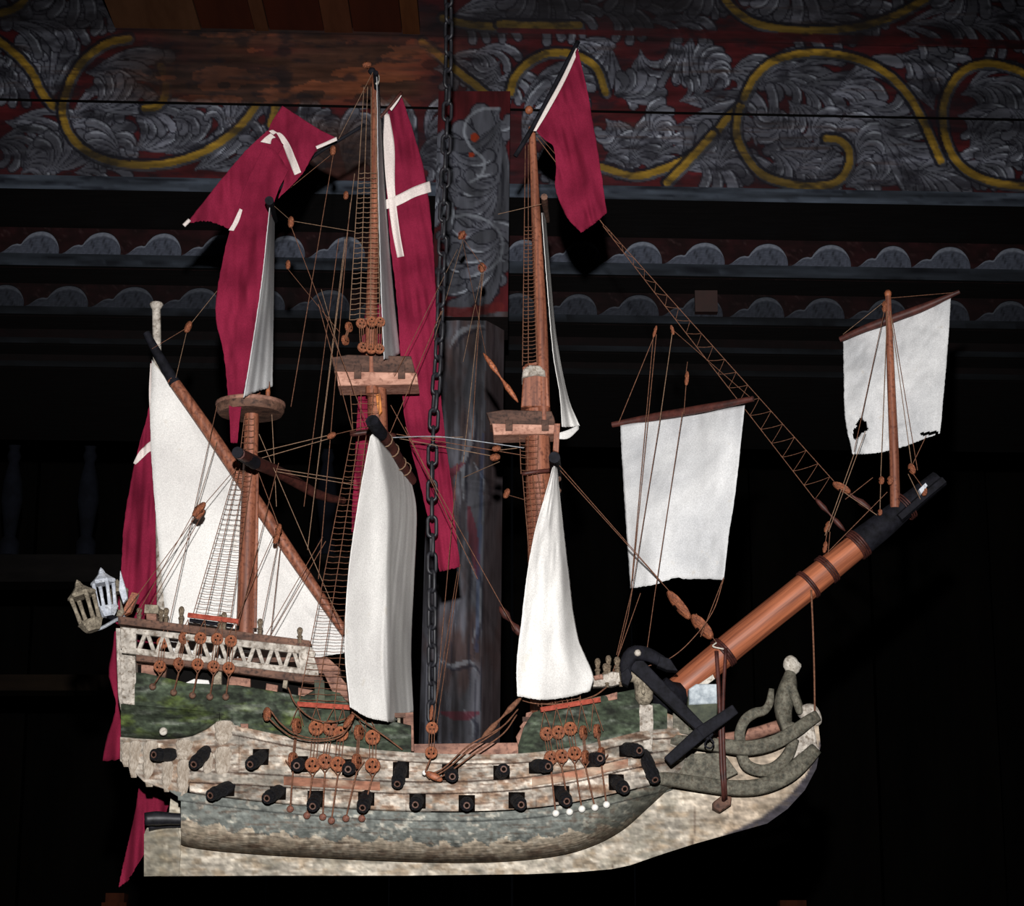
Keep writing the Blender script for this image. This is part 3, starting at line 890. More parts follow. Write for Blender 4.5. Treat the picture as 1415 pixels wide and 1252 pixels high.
WPL = sp([(140, .080), (250, .1), (400, .116), (600, .122), (750, .114), (850, .090), (900, .066), (940, .043), (980, .02), (1015, .006)])
L0 = sp([(240, 1160), (256, 1169), (330, 1178), (450, 1185), (600, 1191), (690, 1190), (770, 1182), (820, 1168), (860, 1147), (895, 1117), (925, 1090), (945, 1075)])
L2 = sp([(240, 1101), (320, 1112), (420, 1122), (560, 1130), (680, 1130), (770, 1122), (850, 1106), (900, 1094), (945, 1083)])
L3 = sp([(262, 1077), (330, 1080), (430, 1086), (540, 1092), (640, 1092), (720, 1087), (800, 1075), (860, 1061), (905, 1052), (950, 1046)])
L4 = sp([(160, 1018), (300, 1003), (330, 1007), (420, 1025), (520, 1039), (620, 1045), (720, 1044), (800, 1034), (850, 1022), (890, 1013), (955, 1008)])
def sec(x, y):
    s_up = np.interp(y, [840, 900, 980, 1040, 1100, 1128], [.76, .79, .86, .94, 1.0, 1.0])
    l0 = L0(x)
    yr = np.minimum(1128, l0 - 48)
    k = np.clip((y - yr) / np.maximum(l0 - yr, 1), 0, 1)
    return s_up * (np.sqrt(np.maximum(1 - k ** 2.3, 0)) * 0.88 + 0.12)
def hb(x, y):
    return float(WPL(x) * sec(x, y))
def H(x, y, off=0.0):
    """world point on the near side of the hull, off metres proud"""
    return P(x, y, -(hb(x, y) + off))

# --- hull paint
HC = Canvas(150, 830, 1160, 1240, rgb(192, 182, 169))
X_, Y_ = HC.X, HC.Y
n1 = fbm(X_, Y_, 46, 12, 5, 201); n2 = fbm(X_, Y_, 16, 9, 4, 211); n3 = fbm(X_, Y_, 80, 40, 3, 221)
HC.mul(0.5 + 0.85 * n1)
HC.mix(np.clip((n2 - 0.52) * 5, 0, 1) * 0.6, rgb(128, 92, 66))
HC.mix(np.clip((n3 - 0.55) * 6, 0, 1) * 0.4, rgb(112, 108, 98))
HC.mix(np.clip((fbm(X_, Y_, 30, 5, 4, 231) - 0.6) * 7, 0, 1) * 0.6, rgb(92, 64, 48))
l2 = L2(X_); l0 = L0(X_)
# waterline: blue-grey lobes over chalky white bottom
bot = Y_ > l2 - 8.5
HC.mix(bot * 1.0, rgb(186, 172, 152))
lob = 26 + 10 * np.abs(np.sin((X_ - 260) * math.pi / 44)) ** 0.6 + 16 * (n2 - 0.5)
band = (Y_ > l2 - 8.5) & (Y_ < l2 + lob)
HC.mix(band * 0.95, rgb(112, 117, 113))
HC.mix(band * np.clip((n1 - 0.45) * 4, 0, 1) * 0.5, rgb(122, 124, 118))
low = np.clip((Y_ - (l2 + 36)) / np.maximum(l0 - l2 - 36, 4), 0, 1) * bot
HC.mix(low * np.clip(n1 * 1.5 - 0.15, 0, 1) * 0.6, rgb(140, 118, 94))
HC.mix(low * np.clip((n2 - 0.5) * 6, 0, 1) * 0.6, rgb(90, 64, 50))
HC.mix(bot * np.clip((fbm(X_, Y_, 9, 6, 3, 241) - 0.6) * 8, 0, 1) * 0.5, rgb(224, 214, 196))
bowg = np.clip((X_ - 780) / 60, 0, 1) * bot
HC.mix(bowg * np.clip(0.3 + n2, 0, 1) * 0.65, rgb(86, 84, 72))
# green upper works
GC = Canvas(150, 830, 1160, 1240, rgb(58, 66, 53))
GC.mul(0.55 + 0.9 * fbm(X_, Y_, 60, 10, 5, 251))
GC.mix(np.clip((fbm(X_, Y_, 34, 14, 4, 261) - 0.5) * 5, 0, 1) * 0.7 * (X_ < 420), rgb(82, 96, 44))
GC.mix(np.clip((fbm(X_, Y_, 40, 8, 4, 271) - 0.57) * 6, 0, 1) * 0.7, rgb(112, 116, 108))
GC.mix(np.clip((fbm(X_, Y_, 20, 8, 4, 281) - 0.6) * 7, 0, 1) * 0.6, rgb(28, 28, 26))
# keel and cutwater board
KC = Canvas(150, 830, 1160, 1240, rgb(206, 196, 180))
KC.mul(0.6 + 0.68 * n1)
KC.mix(np.clip((n2 - 0.5) * 5, 0, 1) * 0.6, rgb(142, 122, 98))
KC.mix(np.clip((fbm(X_, Y_, 22, 10, 4, 291) - 0.52) * 6, 0, 1) * 0.55, rgb(126, 122, 110))
KC.mix(np.clip((X_ - 930) / 90, 0, 1) * 0.5, rgb(164, 142, 120))
KC.mix(np.clip((280 - X_) / 60, 0, 1) * 0.45, rgb(126, 122, 104))
edge_dist = np.interp(X_, [960, 1000, 1050, 1090, 1115, 1135], [1166, 1155, 1140, 1110, 1080, 1030]) - Y_
KC.mix((X_ > 985) * np.clip((np.interp(X_, [985, 1045, 1140], [0, 11, 13]) - edge_dist) / 5, 0, 1) * 0.9, rgb(52, 50, 58))

# seams between the boards, drips and rubbed spots
for off_, w_, a_ in [(-12, 2.2, .8), (4.5, 2.0, .8), (-30, 1.2, .35), (18, 1.0, .3)]:
    HC.stroke([(x, float(L3(x)) + off_) for x in range(262, 950, 30)], w_, rgb(52, 36, 30), a_)
HC.stroke([(x, float(L4(x)) + 10) for x in range(320, 955, 30)], 2.2, rgb(60, 42, 34), .7)
HC.stroke([(x, float(L4(x)) + 3) for x in range(320, 955, 30)], 1.4, rgb(92, 70, 56), .5)
HC.stroke([(x, float(L2(x)) + 4) for x in range(250, 945, 30)], 1.8, rgb(58, 60, 60), .6)
for _ in range(90):
    x = random.uniform(180, 930); y = random.uniform(1010, 1120)
    HC.stroke([(x, y), (x + random.uniform(8, 34), y + random.uniform(-2, 2))], random.uniform(1, 3.5), rgb(110, 78, 60) * random.uniform(.6, 1.2), .5, taper=1)
for _ in range(60):
    x = random.uniform(255, 900); y = random.uniform(1120, 1190)
    HC.stroke([(x, y), (x + random.uniform(15, 60), y + random.uniform(-2, 2))], random.uniform(1, 3), rgb(80, 58, 46) * random.uniform(.7, 1.2), .45, taper=1)
for x in (402, 462, 560, 652, 740, 803):
    HC.stroke([(x, float(L3(x)) + 5), (x + 1, float(L2(x)) - 10)], 1.4, rgb(70, 50, 40), .5)
for _ in range(70):
    x = random.uniform(200, 1110); y = random.uniform(1085, 1205)
    KC.stroke([(x, y), (x + random.uniform(5, 30), y + random.uniform(-4, 2))], random.uniform(1, 3), rgb(120, 100, 80), .4, taper=1)
KC.stroke([(958, 1100), (960, 1140), (957, 1168)], 1.8, rgb(90, 74, 64), .7)
KC.stroke([(850, 1190), (846, 1200)], 2, rgb(80, 66, 56), .6)
fine = fbm(X_, Y_, 5, 4, 3, 401); fine2 = fbm(X_, Y_, 11, 6, 3, 411)
for C_, am in ((HC, .42), (KC, .4), (GC, .6)):
    C_.mul(np.clip(1 + am * (fine - .5) * 1.4 + am * (fine2 - .5), .45, 1.4))
HC.mix(np.clip((fine2 - .62) * 8, 0, 1) * .35, rgb(74, 54, 44)); KC.mix(np.clip((fine2 - .62) * 8, 0, 1) * .4, rgb(96, 84, 70))
KH = 0.84
def strip(name, x0, x1, yt, yb, off, thick, canvas, step=1.6, mat=None, K=KH, bulge=None, parent=ship, label=None, smooth=True):
    """hull strake following the hull surface between two lines"""
    nx = max(3, int((x1 - x0) / step))
    xs = np.linspace(x0, x1, nx)
    hmax = max(abs(float(yb(x)) - float(yt(x))) for x in xs)
    ny = max(3, int(hmax / step))
    V, cols = [], []
    for j in range(ny):
        v = j / (ny - 1)
        for x in xs:
            y = float(yt(x)) * (1 - v) + float(yb(x)) * v
            e = min(v, 1 - v) * hmax
            rnd = -0.0012 * max(0, 1 - e / 2.0)
            bl = bulge(x, y, v) if bulge else 0
            V.append(tuple(H(x, y, off + rnd + bl)))
            cols.append((x, y))
    cols = np.array(cols)
    n = len(V)
    V2 = [(a, min(b + thick, 0.0), c) for a, b, c in V]
    C1 = lin(canvas.sample(cols[:, 0], cols[:, 1])) * K
    idx = np.arange(n).reshape(ny, nx)
    F_ = np.stack([idx[:-1, :-1], idx[1:, :-1], idx[1:, 1:], idx[:-1, 1:]], -1).reshape(-1, 4).tolist()
    B_ = list(idx[0]) + list(idx[1:, -1]) + list(idx[-1, -2::-1]) + list(idx[-2:0:-1, 0])
    # border walls to the back ring only
    base = n
    ring = [V2[i] for i in B_]
    V = V + ring
    m = len(B_)
    for k in range(m):
        F_.append((B_[k], B_[(k + 1) % m], base + (k + 1) % m, base + k))
    F_.append(tuple(base + k for k in range(m)))
    C1 = np.concatenate([C1, C1[B_] * 0.9])
    return mk(name, V, F_, mat or M_HULL, parent, smooth, C1, label, 50)

stern_edge = lambda y: ip(y, [(855, 167), (1018, 167), (1060, 180), (1085, 225), (1105, 245)])
# bottom
strip('hull_bottom', 250, 943, lambda x: L2(x) + 3, L0, 0, 0.09, HC, label='chalky hull bottom with a scalloped blue-grey waterline')
strip('waterline_strake', 246, 943, lambda x: L2(x) - 8, lambda x: L2(x) + 4, 0.003, 0.02, HC)
strip('lower_strake', 262, 945, lambda x: L3(x) + 3, lambda x: L2(x) - 10, 0.0, 0.02, HC)
strip('wale', 264, 948, lambda x: L3(x) - 12, lambda x: L3(x) + 4, 0.005, 0.02, HC)
strip('upper_strake', 300, 950, lambda x: L4(x) + 8, lambda x: L3(x) - 11, 0.0, 0.02, HC)
strip('gunwale_rail', 325, 955, lambda x: L4(x) - 3, lambda x: L4(x) + 10, 0.0055, 0.02, HC)
# red-brown fastening strips on the wale under the shrouds
RC = Canvas(150, 830, 1160, 1240, rgb(150, 104, 84)); RC.mul(0.6 + 0.8 * n2); RC.mix(np.clip((n1 - 0.5) * 5, 0, 1) * 0.7, rgb(198, 182, 160))
strip('chain_wale', 392, 525, lambda x: L3(x) - 11, lambda x: L3(x) + 1, 0.0085, 0.006, RC)
strip('chain_wale', 735, 868, lambda x: L3(x) - 11, lambda x: L3(x) + 1, 0.0085, 0.006, RC)
# the far side, a plain mirrored shell so the ship is whole from any side
yq_bot0 = lambda x: ip(x, [(164, 1050), (180, 1062), (200, 1080), (232, 1092), (252, 1104)])
def far_shell():
    xs = np.linspace(170, 945, 70); vs_ = np.linspace(0, 1, 16)
    V, F_, cc = [], [], []
    for v in vs_:
        for x in xs:
            yt, yb = float(L4(x)), (float(L0(x)) if x > 252 else float(yq_bot0(x)))
            y = yt * (1 - v) + yb * v
            p = H(x, y, -0.004)
            V.append((p.x, -p.y, p.z)); cc.append(lin(HC.sample(x, y)) * KH)
    nx = len(xs)
    for j in range(15):
        for i in range(nx - 1):
            a = j * nx + i
            F_.append((a, a + 1, a + nx + 1, a + nx))
    # thickness inward
    n = len(V)
    V += [(a, b - 0.008 if b > 0.012 else b * 0.4, c) for a, b, c in V]
    F_ += [tuple(reversed([i + n for i in f])) for f in F_]
    return mk('far_side', V, F_, M_HULL, ship, True, np.concatenate([cc, cc]))
far_shell()
# keel board with cutwater, centre plane
keel_out = [(200, 1150), (204, 1142), (232, 1140), (236, 1100), (247, 1100), (252, 1160), (330, 1172), (450, 1178), (600, 1184), (690, 1182), (770, 1172), (850, 1140), (900, 1100), (935, 1062), (960, 1030), (1000, 1022), (1060, 1030), (1100, 1015),
            (1120, 1000), (1131, 1002), (1134, 1030), (1128, 1062), (1112, 1092), (1088, 1118), (1060, 1138), (1010, 1152), (960, 1166), (910, 1182), (870, 1196), (845, 1201), (800, 1205), (730, 1208), (560, 1210), (380, 1210), (200, 1211)]
def painted_prism(name, outline, Yf, Yb, canvas, K, mat, parent=ship, bev=0.002, step=4.0, label=None):
    """flat board cut to an outline; triangulated on a grid so that the paint shows"""
    o_ = np.array(outline, float)
    xa, ya = o_.min(0); xb, yb = o_.max(0)
    def inside(x, y):
        r_ = False
        n = len(o_)
        for k in range(n):
            x1, y1 = o_[k]; x2, y2 = o_[(k + 1) % n]
            if (y1 > y) != (y2 > y) and x < (x2 - x1) * (y - y1) / (y2 - y1) + x1: r_ = not r_
        return r_
    from mathutils.geometry import delaunay_2d_cdt
    pts = []
    n = len(o_)
    for k in range(n):
        a, b = o_[k], o_[(k + 1) % n]
        m = max(1, int(np.hypot(*(b - a)) / step))
        for i in range(m): pts.append(a + (b - a) * i / m)
    nb = len(pts)
    gx = np.arange(xa + step / 2, xb, step); gy = np.arange(ya + step / 2, yb, step)
    for y in gy:
        for x in gx:
            if inside(x, y) : pts.append(np.array([x, y]))
    edges = [(i, (i + 1) % nb) for i in range(nb)]
    r_ = delaunay_2d_cdt([Vector((p[0], -p[1])) for p in pts], edges, [], 1, 1e-4)
    vv = [(v.x, -v.y) for v in r_[0]]; ff = [tuple(f) for f in r_[2]]
    V = [P(x, y, Yf) for x, y in vv]
    C1 = lin(canvas.sample([v[0] for v in vv], [v[1] for v in vv])) * K
    n = len(V)
    ff2 = []
    for f in ff:
        a, b, c = [V[i] for i in f[:3]]
        nrm = (b - a).cross(c - a)
        ff2.append(f if nrm.y < 0 else tuple(reversed(f)))
    back = [Vector((p.x, Yb, p.z)) for p in V]
    F_ = list(ff2) + [tuple(reversed([i + n for i in f])) for f in ff2]
    # border
    cnt = {}
    for f in ff2:
        for i in range(len(f)):
            e = (f[i], f[(i + 1) % len(f)])
            cnt[e] = 1
    for (a, b) in list(cnt):
        if (b, a) not in cnt:
            F_.append((b, a, a + n, b + n))
    return mk(name, list(V) + back, F_, mat, parent, False, np.concatenate([C1, C1]), label)
painted_prism('keel', keel_out, -0.009, 0.009, KC, KH, M_HULL, step=2.7, label='pale keel board rising into the cutwater')
painted_prism('rudder', [(199, 1152), (246, 1144), (250, 1172), (247, 1210), (199, 1211)], -0.012, 0.012, KC, KH * 0.8, M_HULL, step=3)

# --- stern quarter: carved corbels and green bag-shaped gallery
yq_top = sp([(164, 1018), (200, 1021), (225, 1022), (262, 1018), (285, 1008), (302, 998), (330, 1003)])
yq_bot = lambda x: ip(x, [(164, 1052), (180, 1063), (200, 1080), (232, 1092), (248, 1103), (270, 1106), (330, 1112)])
strip('quarter_panel', 166, 330, yq_top, lambda x: ip(x, [(164, 1050), (180, 1062), (198, 1080), (232, 1092), (248, 1102), (262, 1080), (330, 1079)]), 0.004, 0.02, HC)
corb_prof = [(.30, 0), (.42, .06), (.5, .18), (.46, .34), (.40, .45), (.47, .52), (.44, .66), (.34, .82), (.2, 1.0)]
def corbel_geo():
    V, F_ = [], []
    seg = 9
    for r, z in corb_prof:
        for k in range(seg):
            a = math.pi * k / (seg - 1)
            V.append((-math.cos(a) * r, -math.sin(a) * r * 0.7 - 0.02, -z))
        
    n = len(corb_prof)
    for i in range(n - 1):
        for k in range(seg - 1):
            a = i * seg + k
            F_.append((a, a + seg, a + seg + 1, a + 1))
    F_.append(tuple(range(seg)))
    F_.append(tuple(reversed(range((n - 1) * seg, n * seg))))
    return V, F_
corb_me = raw_mesh('corbel', corbel_geo(), M_CORBEL, True, 60)
for x, y0, y1, w in [(176, 1026, 1058, 17), (187, 1024, 1072, 18), (209, 1024, 1084, 22), (255, 1022, 1050, 24), (254, 1050, 1100, 18), (310, 996, 1030, 27), (309, 1032, 1078, 24), (288, 1040, 1076, 14), (232, 1052, 1092, 16)]:
    p = H(x, y0, 0.006)
    s = S(p.y)
    inst('corbel', corb_me, Matrix.Translation(p) @ Matrix.Diagonal((w * s, w * s * 0.5, (y1 - y0) * s * 1.02, 1)), ship)
strip('quarter_gallery', 167, 303, lambda x: ip(x, [(160, 972), (303, 984)]), lambda x: yq_top(x) - 1, 0.006, 0.03, GC, K=KH,
      bulge=lambda x, y, v: 0.022 * math.sin(math.pi * min(1, max(0, v))) * min(1, (306 - x) / 40), label='bag-shaped mossy green quarter gallery')
pp = H(226, 1011, 0.028)
mk('round_stud', *xf(lathe([(0.005, 0), (0.0055, 0.002), (0.004, 0.004), (0.002, 0.0035)], 12), frame_matrix(pp, (0, -1, 0))), M_OLDWHITE, ship, True)

# --- green bulwarks
yg_top = lambda x: ip(x, [(165, 928), (200, 930), (260, 944), (330, 947), (420, 962), (440, 950), (470, 958), (492, 985), (570, 1003), (575, 1030)])
strip('stern_bulwark', 186, 568, yg_top, lambda x: np.maximum(L4(x) + 1, ip(x, [(165, 1000), (300, 1000), (330, 1006)])), 0.0, 0.008, GC)
yf_top = lambda x: ip(x, [(716, 1030), (724, 1004), (736, 985), (750, 980), (800, 968), (880, 952)])
strip('forecastle_bulwark', 716, 884, yf_top, lambda x: L4(x) + 1, 0.001, 0.008, GC)
strip('bow_bulwark', 900, 922, lambda x: ip(x, [(900, 972), (912, 973), (922, 980)]), lambda x: L4(x) + 3, 0.001, 0.012, GC)
strip('bow_bulwark', 918, 958, lambda x: ip(x, [(918, 984), (958, 1000)]), lambda x: L4(x) + 6, 0.0, 0.012, HC)
# far-side bulwarks, mirrored
for x0, x1, yt in [(186, 568, yg_top), (716, 884, yf_top)]:
    xs = np.linspace(x0, x1, 40); V, F_, cc = [], [], []
    for d in (0, 0.008):
        for v in (0, 1):
            for x in xs:
                y = float(yt(x)) * (1 - v) + float(L4(x)) * v
                p = H(x, y, 0.0); V.append((p.x, -p.y - d, p.z)); cc.append(lin(GC.sample(x, y)) * KH)
    n = len(xs)
    for i in range(n - 1):
        F_ += [(i, i + 1, n + i + 1, n + i), (2*n + i, 3*n + i, 3*n + i + 1, 2*n + i + 1), (i, 2*n + i, 2*n + i + 1, i + 1)]
    mk('far_bulwark', V, F_, M_HULL, ship, True, cc)

# decks
def deck(x0, x1, y, name='deck', inset=0.006):
    xs = np.linspace(x0, x1, 24)
    zc_ = P((x0 + x1) / 2, y, -0.1).z
    top = []
    for x in xs:
        b = max(hb(x, y) - inset, 0.004); q = P(x, y, -b)
        top.append((q.x, -b, zc_)); 
    n = len(top)
    V = top + [(a, -b, c) for a, b, c in top]
    V += [(a, b, c - 0.006) for a, b, c in V]
    F_ = []
    for i in range(n - 1):
        F_.append((i, i + 1, n + i + 1, n + i)); F_.append((2*n + i, 3*n + i, 3*n + i + 1, 2*n + i + 1))
        F_.append((i, 2*n + i, 2*n + i + 1, i + 1)); F_.append((n + i, n + i + 1, 3*n + i + 1, 3*n + i))
    F_.append((0, n, 3*n, 2*n)); F_.append((n-1, 3*n-1, 4*n-1, 2*n-1))
    mk(name, V, F_, M_BROWN, ship)
deck(176, 560, 985, 'quarter_deck'); deck(480, 800, 1046, 'waist_deck'); deck(722, 940, 990, 'forecastle_deck')
deck(176, 420, 905, 'poop_deck', 0.012)
# waist: pink inner planking, stanchions
def hprism(name, outline, off, thick, mat, parent=ship, bev=0.0006, label=None):
    cx = sum(q[0] for q in outline) / len(outline); cy = sum(q[1] for q in outline) / len(outline)
    Yf = -(hb(cx, cy) + off)
    return mk(name, *prism(outline, Yf, Yf + thick, bev), mat, parent, label=label)
hprism('inner_plank', [(572, 1028), (718, 1026), (718, 1046), (572, 1046)], -0.03, 0.008, M_PINK)
hprism('stanchion', [(557, 985), (571, 984), (572, 1038), (558, 1038)], -0.016, 0.012, M_PINK)
hprism('stanchion', [(541, 990), (546, 990), (546, 1036), (541, 1036)], -0.01, 0.008, M_GREEN)
hprism('stanchion', [(549, 992), (553, 992), (555, 1036), (550, 1036)], -0.012, 0.008, M_OLIVE)
hprism('inner_plank', [(718, 1004), (734, 984), (740, 986), (724, 1012)], -0.01, 0.012, M_PINK)
hprism('inner_plank', [(713, 1018), (722, 1003), (727, 1020), (718, 1040)], -0.012, 0.012, M_PINK)
hprism('inner_plank', [(727, 985), (735, 983), (735, 992), (726, 994)], -0.02, 0.02, M_PINK)
for o_ in ([(833, 962), (853, 956), (853, 966), (834, 970)], [(816, 966), (830, 962), (830, 968), (816, 972)]):
    hprism('plank_patch', o_, 0.002, 0.008, M_PINK)
# step down from the quarterdeck
hprism('step_plank', [(424, 908), (452, 908), (470, 924), (470, 932), (438, 930)], -0.012, 0.02, M_PINK)
hprism('step_plank', [(446, 928), (470, 934), (488, 958), (490, 972), (462, 962)], -0.012, 0.02, M_PINK)
hprism('step_plank', [(434, 940), (448, 940), (450, 985), (436, 983)], 0.002, 0.01, M_GREEN)
hprism('cabin_plank', [(412, 950), (433, 954), (433, 974), (412, 970)], -0.006, 0.01, M_PINK)
hprism('cabin_plank', [(195, 908), (216, 910), (216, 935), (195, 932)], -0.02, 0.01, M_PINK)
hprism('cabin_plank', [(221, 914), (231, 916), (228, 940), (219, 938)], -0.014, 0.01, M_BROWN)
hprism('cabin_plank', [(316, 934), (346, 938), (346, 956), (316, 952)], -0.016, 0.01, M_PINK)
hprism('cabin_plank', [(368, 944), (384, 947), (382, 966), (366, 963)], -0.01, 0.01, M_PINK)
hprism('cabin_plank', [(294, 922), (306, 924), (306, 950), (294, 948)], -0.008, 0.01, M_OLIVE)
hprism('cabin_plank', [(392, 936), (398, 937), (396, 952), (390, 950)], -0.008, 0.01, M_OLIVE)
hprism('cabin_wall', [(188, 900), (430, 935), (430, 990), (188, 975)], -0.05, 0.01, M_BLACKWOOD)
hprism('step_patch', [(332, 1000), (343, 1000), (343, 1008), (334, 1010)], 0.004, 0.004, M_PINK)

# --- stern post and balustrade
hprism('stern_post', [(166, 866), (186, 870), (186, 898), (190, 975), (169, 972), (165, 900)], 0.004, 0.02, M_STONE)
hprism('stern_moulding', [(160, 868), (168, 868), (170, 1000), (163, 960), (161, 900)], 0.0, 0.03, M_STONE)
bal = mk('balustrade', *join(
    prism([(166, 866), (430, 894), (436, 902), (434, 908), (428, 905), (166, 873)], -0.094, -0.086, 0.0008),
    prism([(168, 893), (440, 926), (440, 934), (168, 902)], -0.094, -0.086, 0.0008),
    prism([(166, 866), (188, 869), (188, 898), (167, 896)], -0.0945, -0.086, 0.0008),
    prism([(412, 895), (428, 904), (434, 908), (440, 926), (432, 930), (414, 926)], -0.0942, -0.086, 0.0008)),
    M_STONE, ship, label='whitish balustrade of zigzag bars along the poop')
def bar(name, a, b, w, Y, mat, parent, th=0.006):
    a = np.array(a, float); b = np.array(b, float)
    d = (b - a) / np.hypot(*(b - a)); n = np.array([-d[1], d[0]]) * w / 2
    return mk(name, *prism([tuple(a + n), tuple(b + n), tuple(b - n), tuple(a - n)], Y, Y + th, 0.0007), mat, parent)
for k in range(9):
    xa = 190 + k * 25.2
    ya = 869 + (xa - 166) * 0.108; yb_ = 896 + (xa - 168) * 0.121
    bar('slat', (xa + 1, yb_ + 1), (xa + 11, ya + 2), 5.5, -0.0925, M_STONE, bal)
    bar('slat', (xa + 13, ya + 2), (xa + 23, yb_ + 3), 5.5, -0.0925, M_STONE, bal)
hprism('cap_rail', [(163, 851), (428, 885), (429, 893), (430, 896), (163, 862)], 0.008, 0.03, M_BROWN)
hprism('lower_rail', [(188, 903), (300, 913), (446, 936), (446, 947), (300, 926), (188, 913)], 0.004, 0.012, M_BROWN)
hprism('rail_block', [(200, 835), (218, 836), (220, 848), (199, 847)], 0.0, 0.03, M_OLIVE)
hprism('rail_block', [(202, 846), (216, 847), (216, 860), (202, 858)], -0.004, 0.03, M_PINK)
hprism('rail_block', [(171, 840), (182, 818), (191, 820), (180, 846), (172, 850)], 0.0, 0.012, M_BLOCK)
pin_me = raw_mesh('rail_pin', lathe([(.30, 0), (.30, .35), (.42, .38), (.38, .46), (.24, .5), (.36, .68), (.42, .82), (.3, .95), (.12, 1.0)], 10), M_PIN_U)
def pin(px, py, h, w, off=0.0, Y=None, me=None):
    p = H(px, py, off) if Y is None else P(px, py, Y)
    s = S(p.y)
    return inst('rail_pin', me or pin_me, Matrix.Translation(p) @ Matrix.Diagonal((w * s, w * s, h * s, 1)), ship)
for x, y, h in [(192, 858, 18), (222, 862, 20), (229, 862, 22), (250, 866, 28), (304, 872, 22), (359, 879, 24), (414, 889, 22), (309, 872, 26)]:
    pin(x, y, h, 10, 0.0)

# --- lanterns at the stern
def lantern(cx, top, bot, w, lean, Y, mat):
    """six posts on a tapered base under a peaked roof"""
    s = S(Y)
    h = (bot - top)
    base = P(cx + lean, bot, Y)
    M = frame_matrix(base, P(cx - lean * 0.1, top, Y) - base, (0, 1, 0))
    W = w * s
    Hh = h * s
    o = mk('lantern', *xf(lathe([(W*.26, 0), (W*.36, Hh*.06), (W*.44, Hh*.14), (W*.5, Hh*.17), (W*.46, Hh*.2)], 6), M), mat, ship, label=None)
    roof = mk('lantern_roof', *xf(lathe([(W*.5, Hh*.66), (W*.56, Hh*.69), (W*.54, Hh*.73), (W*.34, Hh*.80), (W*.16, Hh*.88), (W*.1, Hh*.95), (W*.02, Hh)], 6), M), mat, o)
    for k in range(4):
        a = math.pi / 2 * k + .5
        q0 = M @ Vector((math.cos(a) * W*.38, math.sin(a) * W*.38, Hh*.18)); q1 = M @ Vector((math.cos(a) * W*.46, math.sin(a) * W*.46, Hh*.68))
        mk('lantern_post', *tube([q0, q0.lerp(q1, .5), q1], [W*.11, W*.085, W*.11], 5), mat, o, True)
    return o
l1 = lantern(107, 797, 872, 36, 22, -0.06, M_OLIVE); l1['label'] = 'leaning olive-grey stern lantern'
l2 = lantern(140, 783, 852, 31, 10, -0.02, M_LANTERN); l2['label'] = 'bluish white stern lantern'
l3 = lantern(162, 800, 856, 26, 4, 0.05, M_OLIVE); l3['label'] = 'small lantern half hidden at the stern'
mk('lantern_bracket', *ctube([P(118, 873, -.05), P(140, 868, -.05), P(160, 857, -.05), P(172, 852, -.06)], 0.0026, 12, 6), M_WIRE, ship, True)
mk('lantern_bracket', *ctube([P(150, 852, -.02), P(164, 856, -.03), P(178, 858, -.05)], 0.004, 8, 6), M_BLACK, ship, True)
mk('stern_finial', *prism([(166, 788), (173, 812), (176, 826), (170, 834), (164, 815)], -0.03, -0.024, 0.001), M_LANTERN, ship)

# --- cannons
def cannon_geo():
    return lathe([(.9, -0.3), (.95, 0.0), (.98, .25), (.9, .3), (.88, .62), (.98, .66), (.98, .74), (.86, .78), (.84, 1.0), (.74, 1.02)], 14)
cannon_me = raw_mesh('cannon', cannon_geo(), M_IRON_U, True, 40)
bore_me = raw_mesh('muzzle', join(lathe([(.5, 1.0), (.48, 1.035), (.3, 1.03)], 14)), M_BORE_U, True, 40)
hole_me = raw_mesh('bore', join(lathe([(.33, 1.0), (.3, 1.033)], 10)), M_HOLE, False)
port_me = raw_mesh('gunport', join(
    box_geo((-1.0, -1.0, -.3), (1.0, 1.0, .02))), M_HOLE, False)  # dark plate in place of an open port, its shade painted on
def cannon(px, py, mx, my, r=9.5, proud=0.033):
    """from the port (px,py) to the muzzle (mx,my)"""
    p = H(px, py, 0.004)
    q = P(mx, my, -(hb(px, py) + proud))
    ax = q - p
    s = S(p.y)
    port = inst('gunport', port_me, frame_matrix(H(px, py, 0.0012), (H(px + 6, py) - H(px - 6, py)).cross(H(px, py - 6) - H(px, py + 6)), (0, 0, 1)) @ Matrix.Diagonal((r * s * 1.15, r * s * 1.15, 0.004, 1)), ship)
    c = inst('cannon', cannon_me, frame_matrix(p, ax, (0, 0, 1), (r * s, r * s, ax.length)), ship)
    m = sub_inst('muzzle', bore_me, c)
    sub_inst('bore', hole_me, c)
CANS = [(236, 1043, 213, 1043), (283, 1041, 268, 1056), (360, 1046, 346, 1056), (414, 1056, 410, 1058), (484, 1060, 481, 1063), (554, 1064, 549, 1083), (622, 1067, 625, 1073), (693, 1069, 696, 1063),
        (742, 1058, 757, 1059), (818, 1051, 829, 1048), (866, 1035, 883, 1037), (893, 1050, 905, 1077),
        (313, 1089, 291, 1099), (384, 1094, 369, 1103), (436, 1104, 432, 1114), (506, 1102, 501, 1116), (577, 1106, 574, 1112), (645, 1110, 645, 1113), (714, 1106, 720, 1112), (776, 1097, 783, 1107), (852, 1081, 863, 1090)]
for c_ in CANS: cannon(*c_)
# stern chaser under the quarter
mk('stern_chaser', *ctube([P(252, 1132, -.03), P(225, 1131, -.035), P(212, 1131, -.036), P(200, 1132, -.038)], [0.0075, 0.008, 0.0095, 0.0085], 14, 12), M_IRON, ship, True)
mk('stern_chaser', *ctube([P(250, 1138, -.012), P(222, 1139, -.012), P(205, 1141, -.014)], [0.006, 0.006, 0.0075], 10, 10), M_IRON, ship, True)

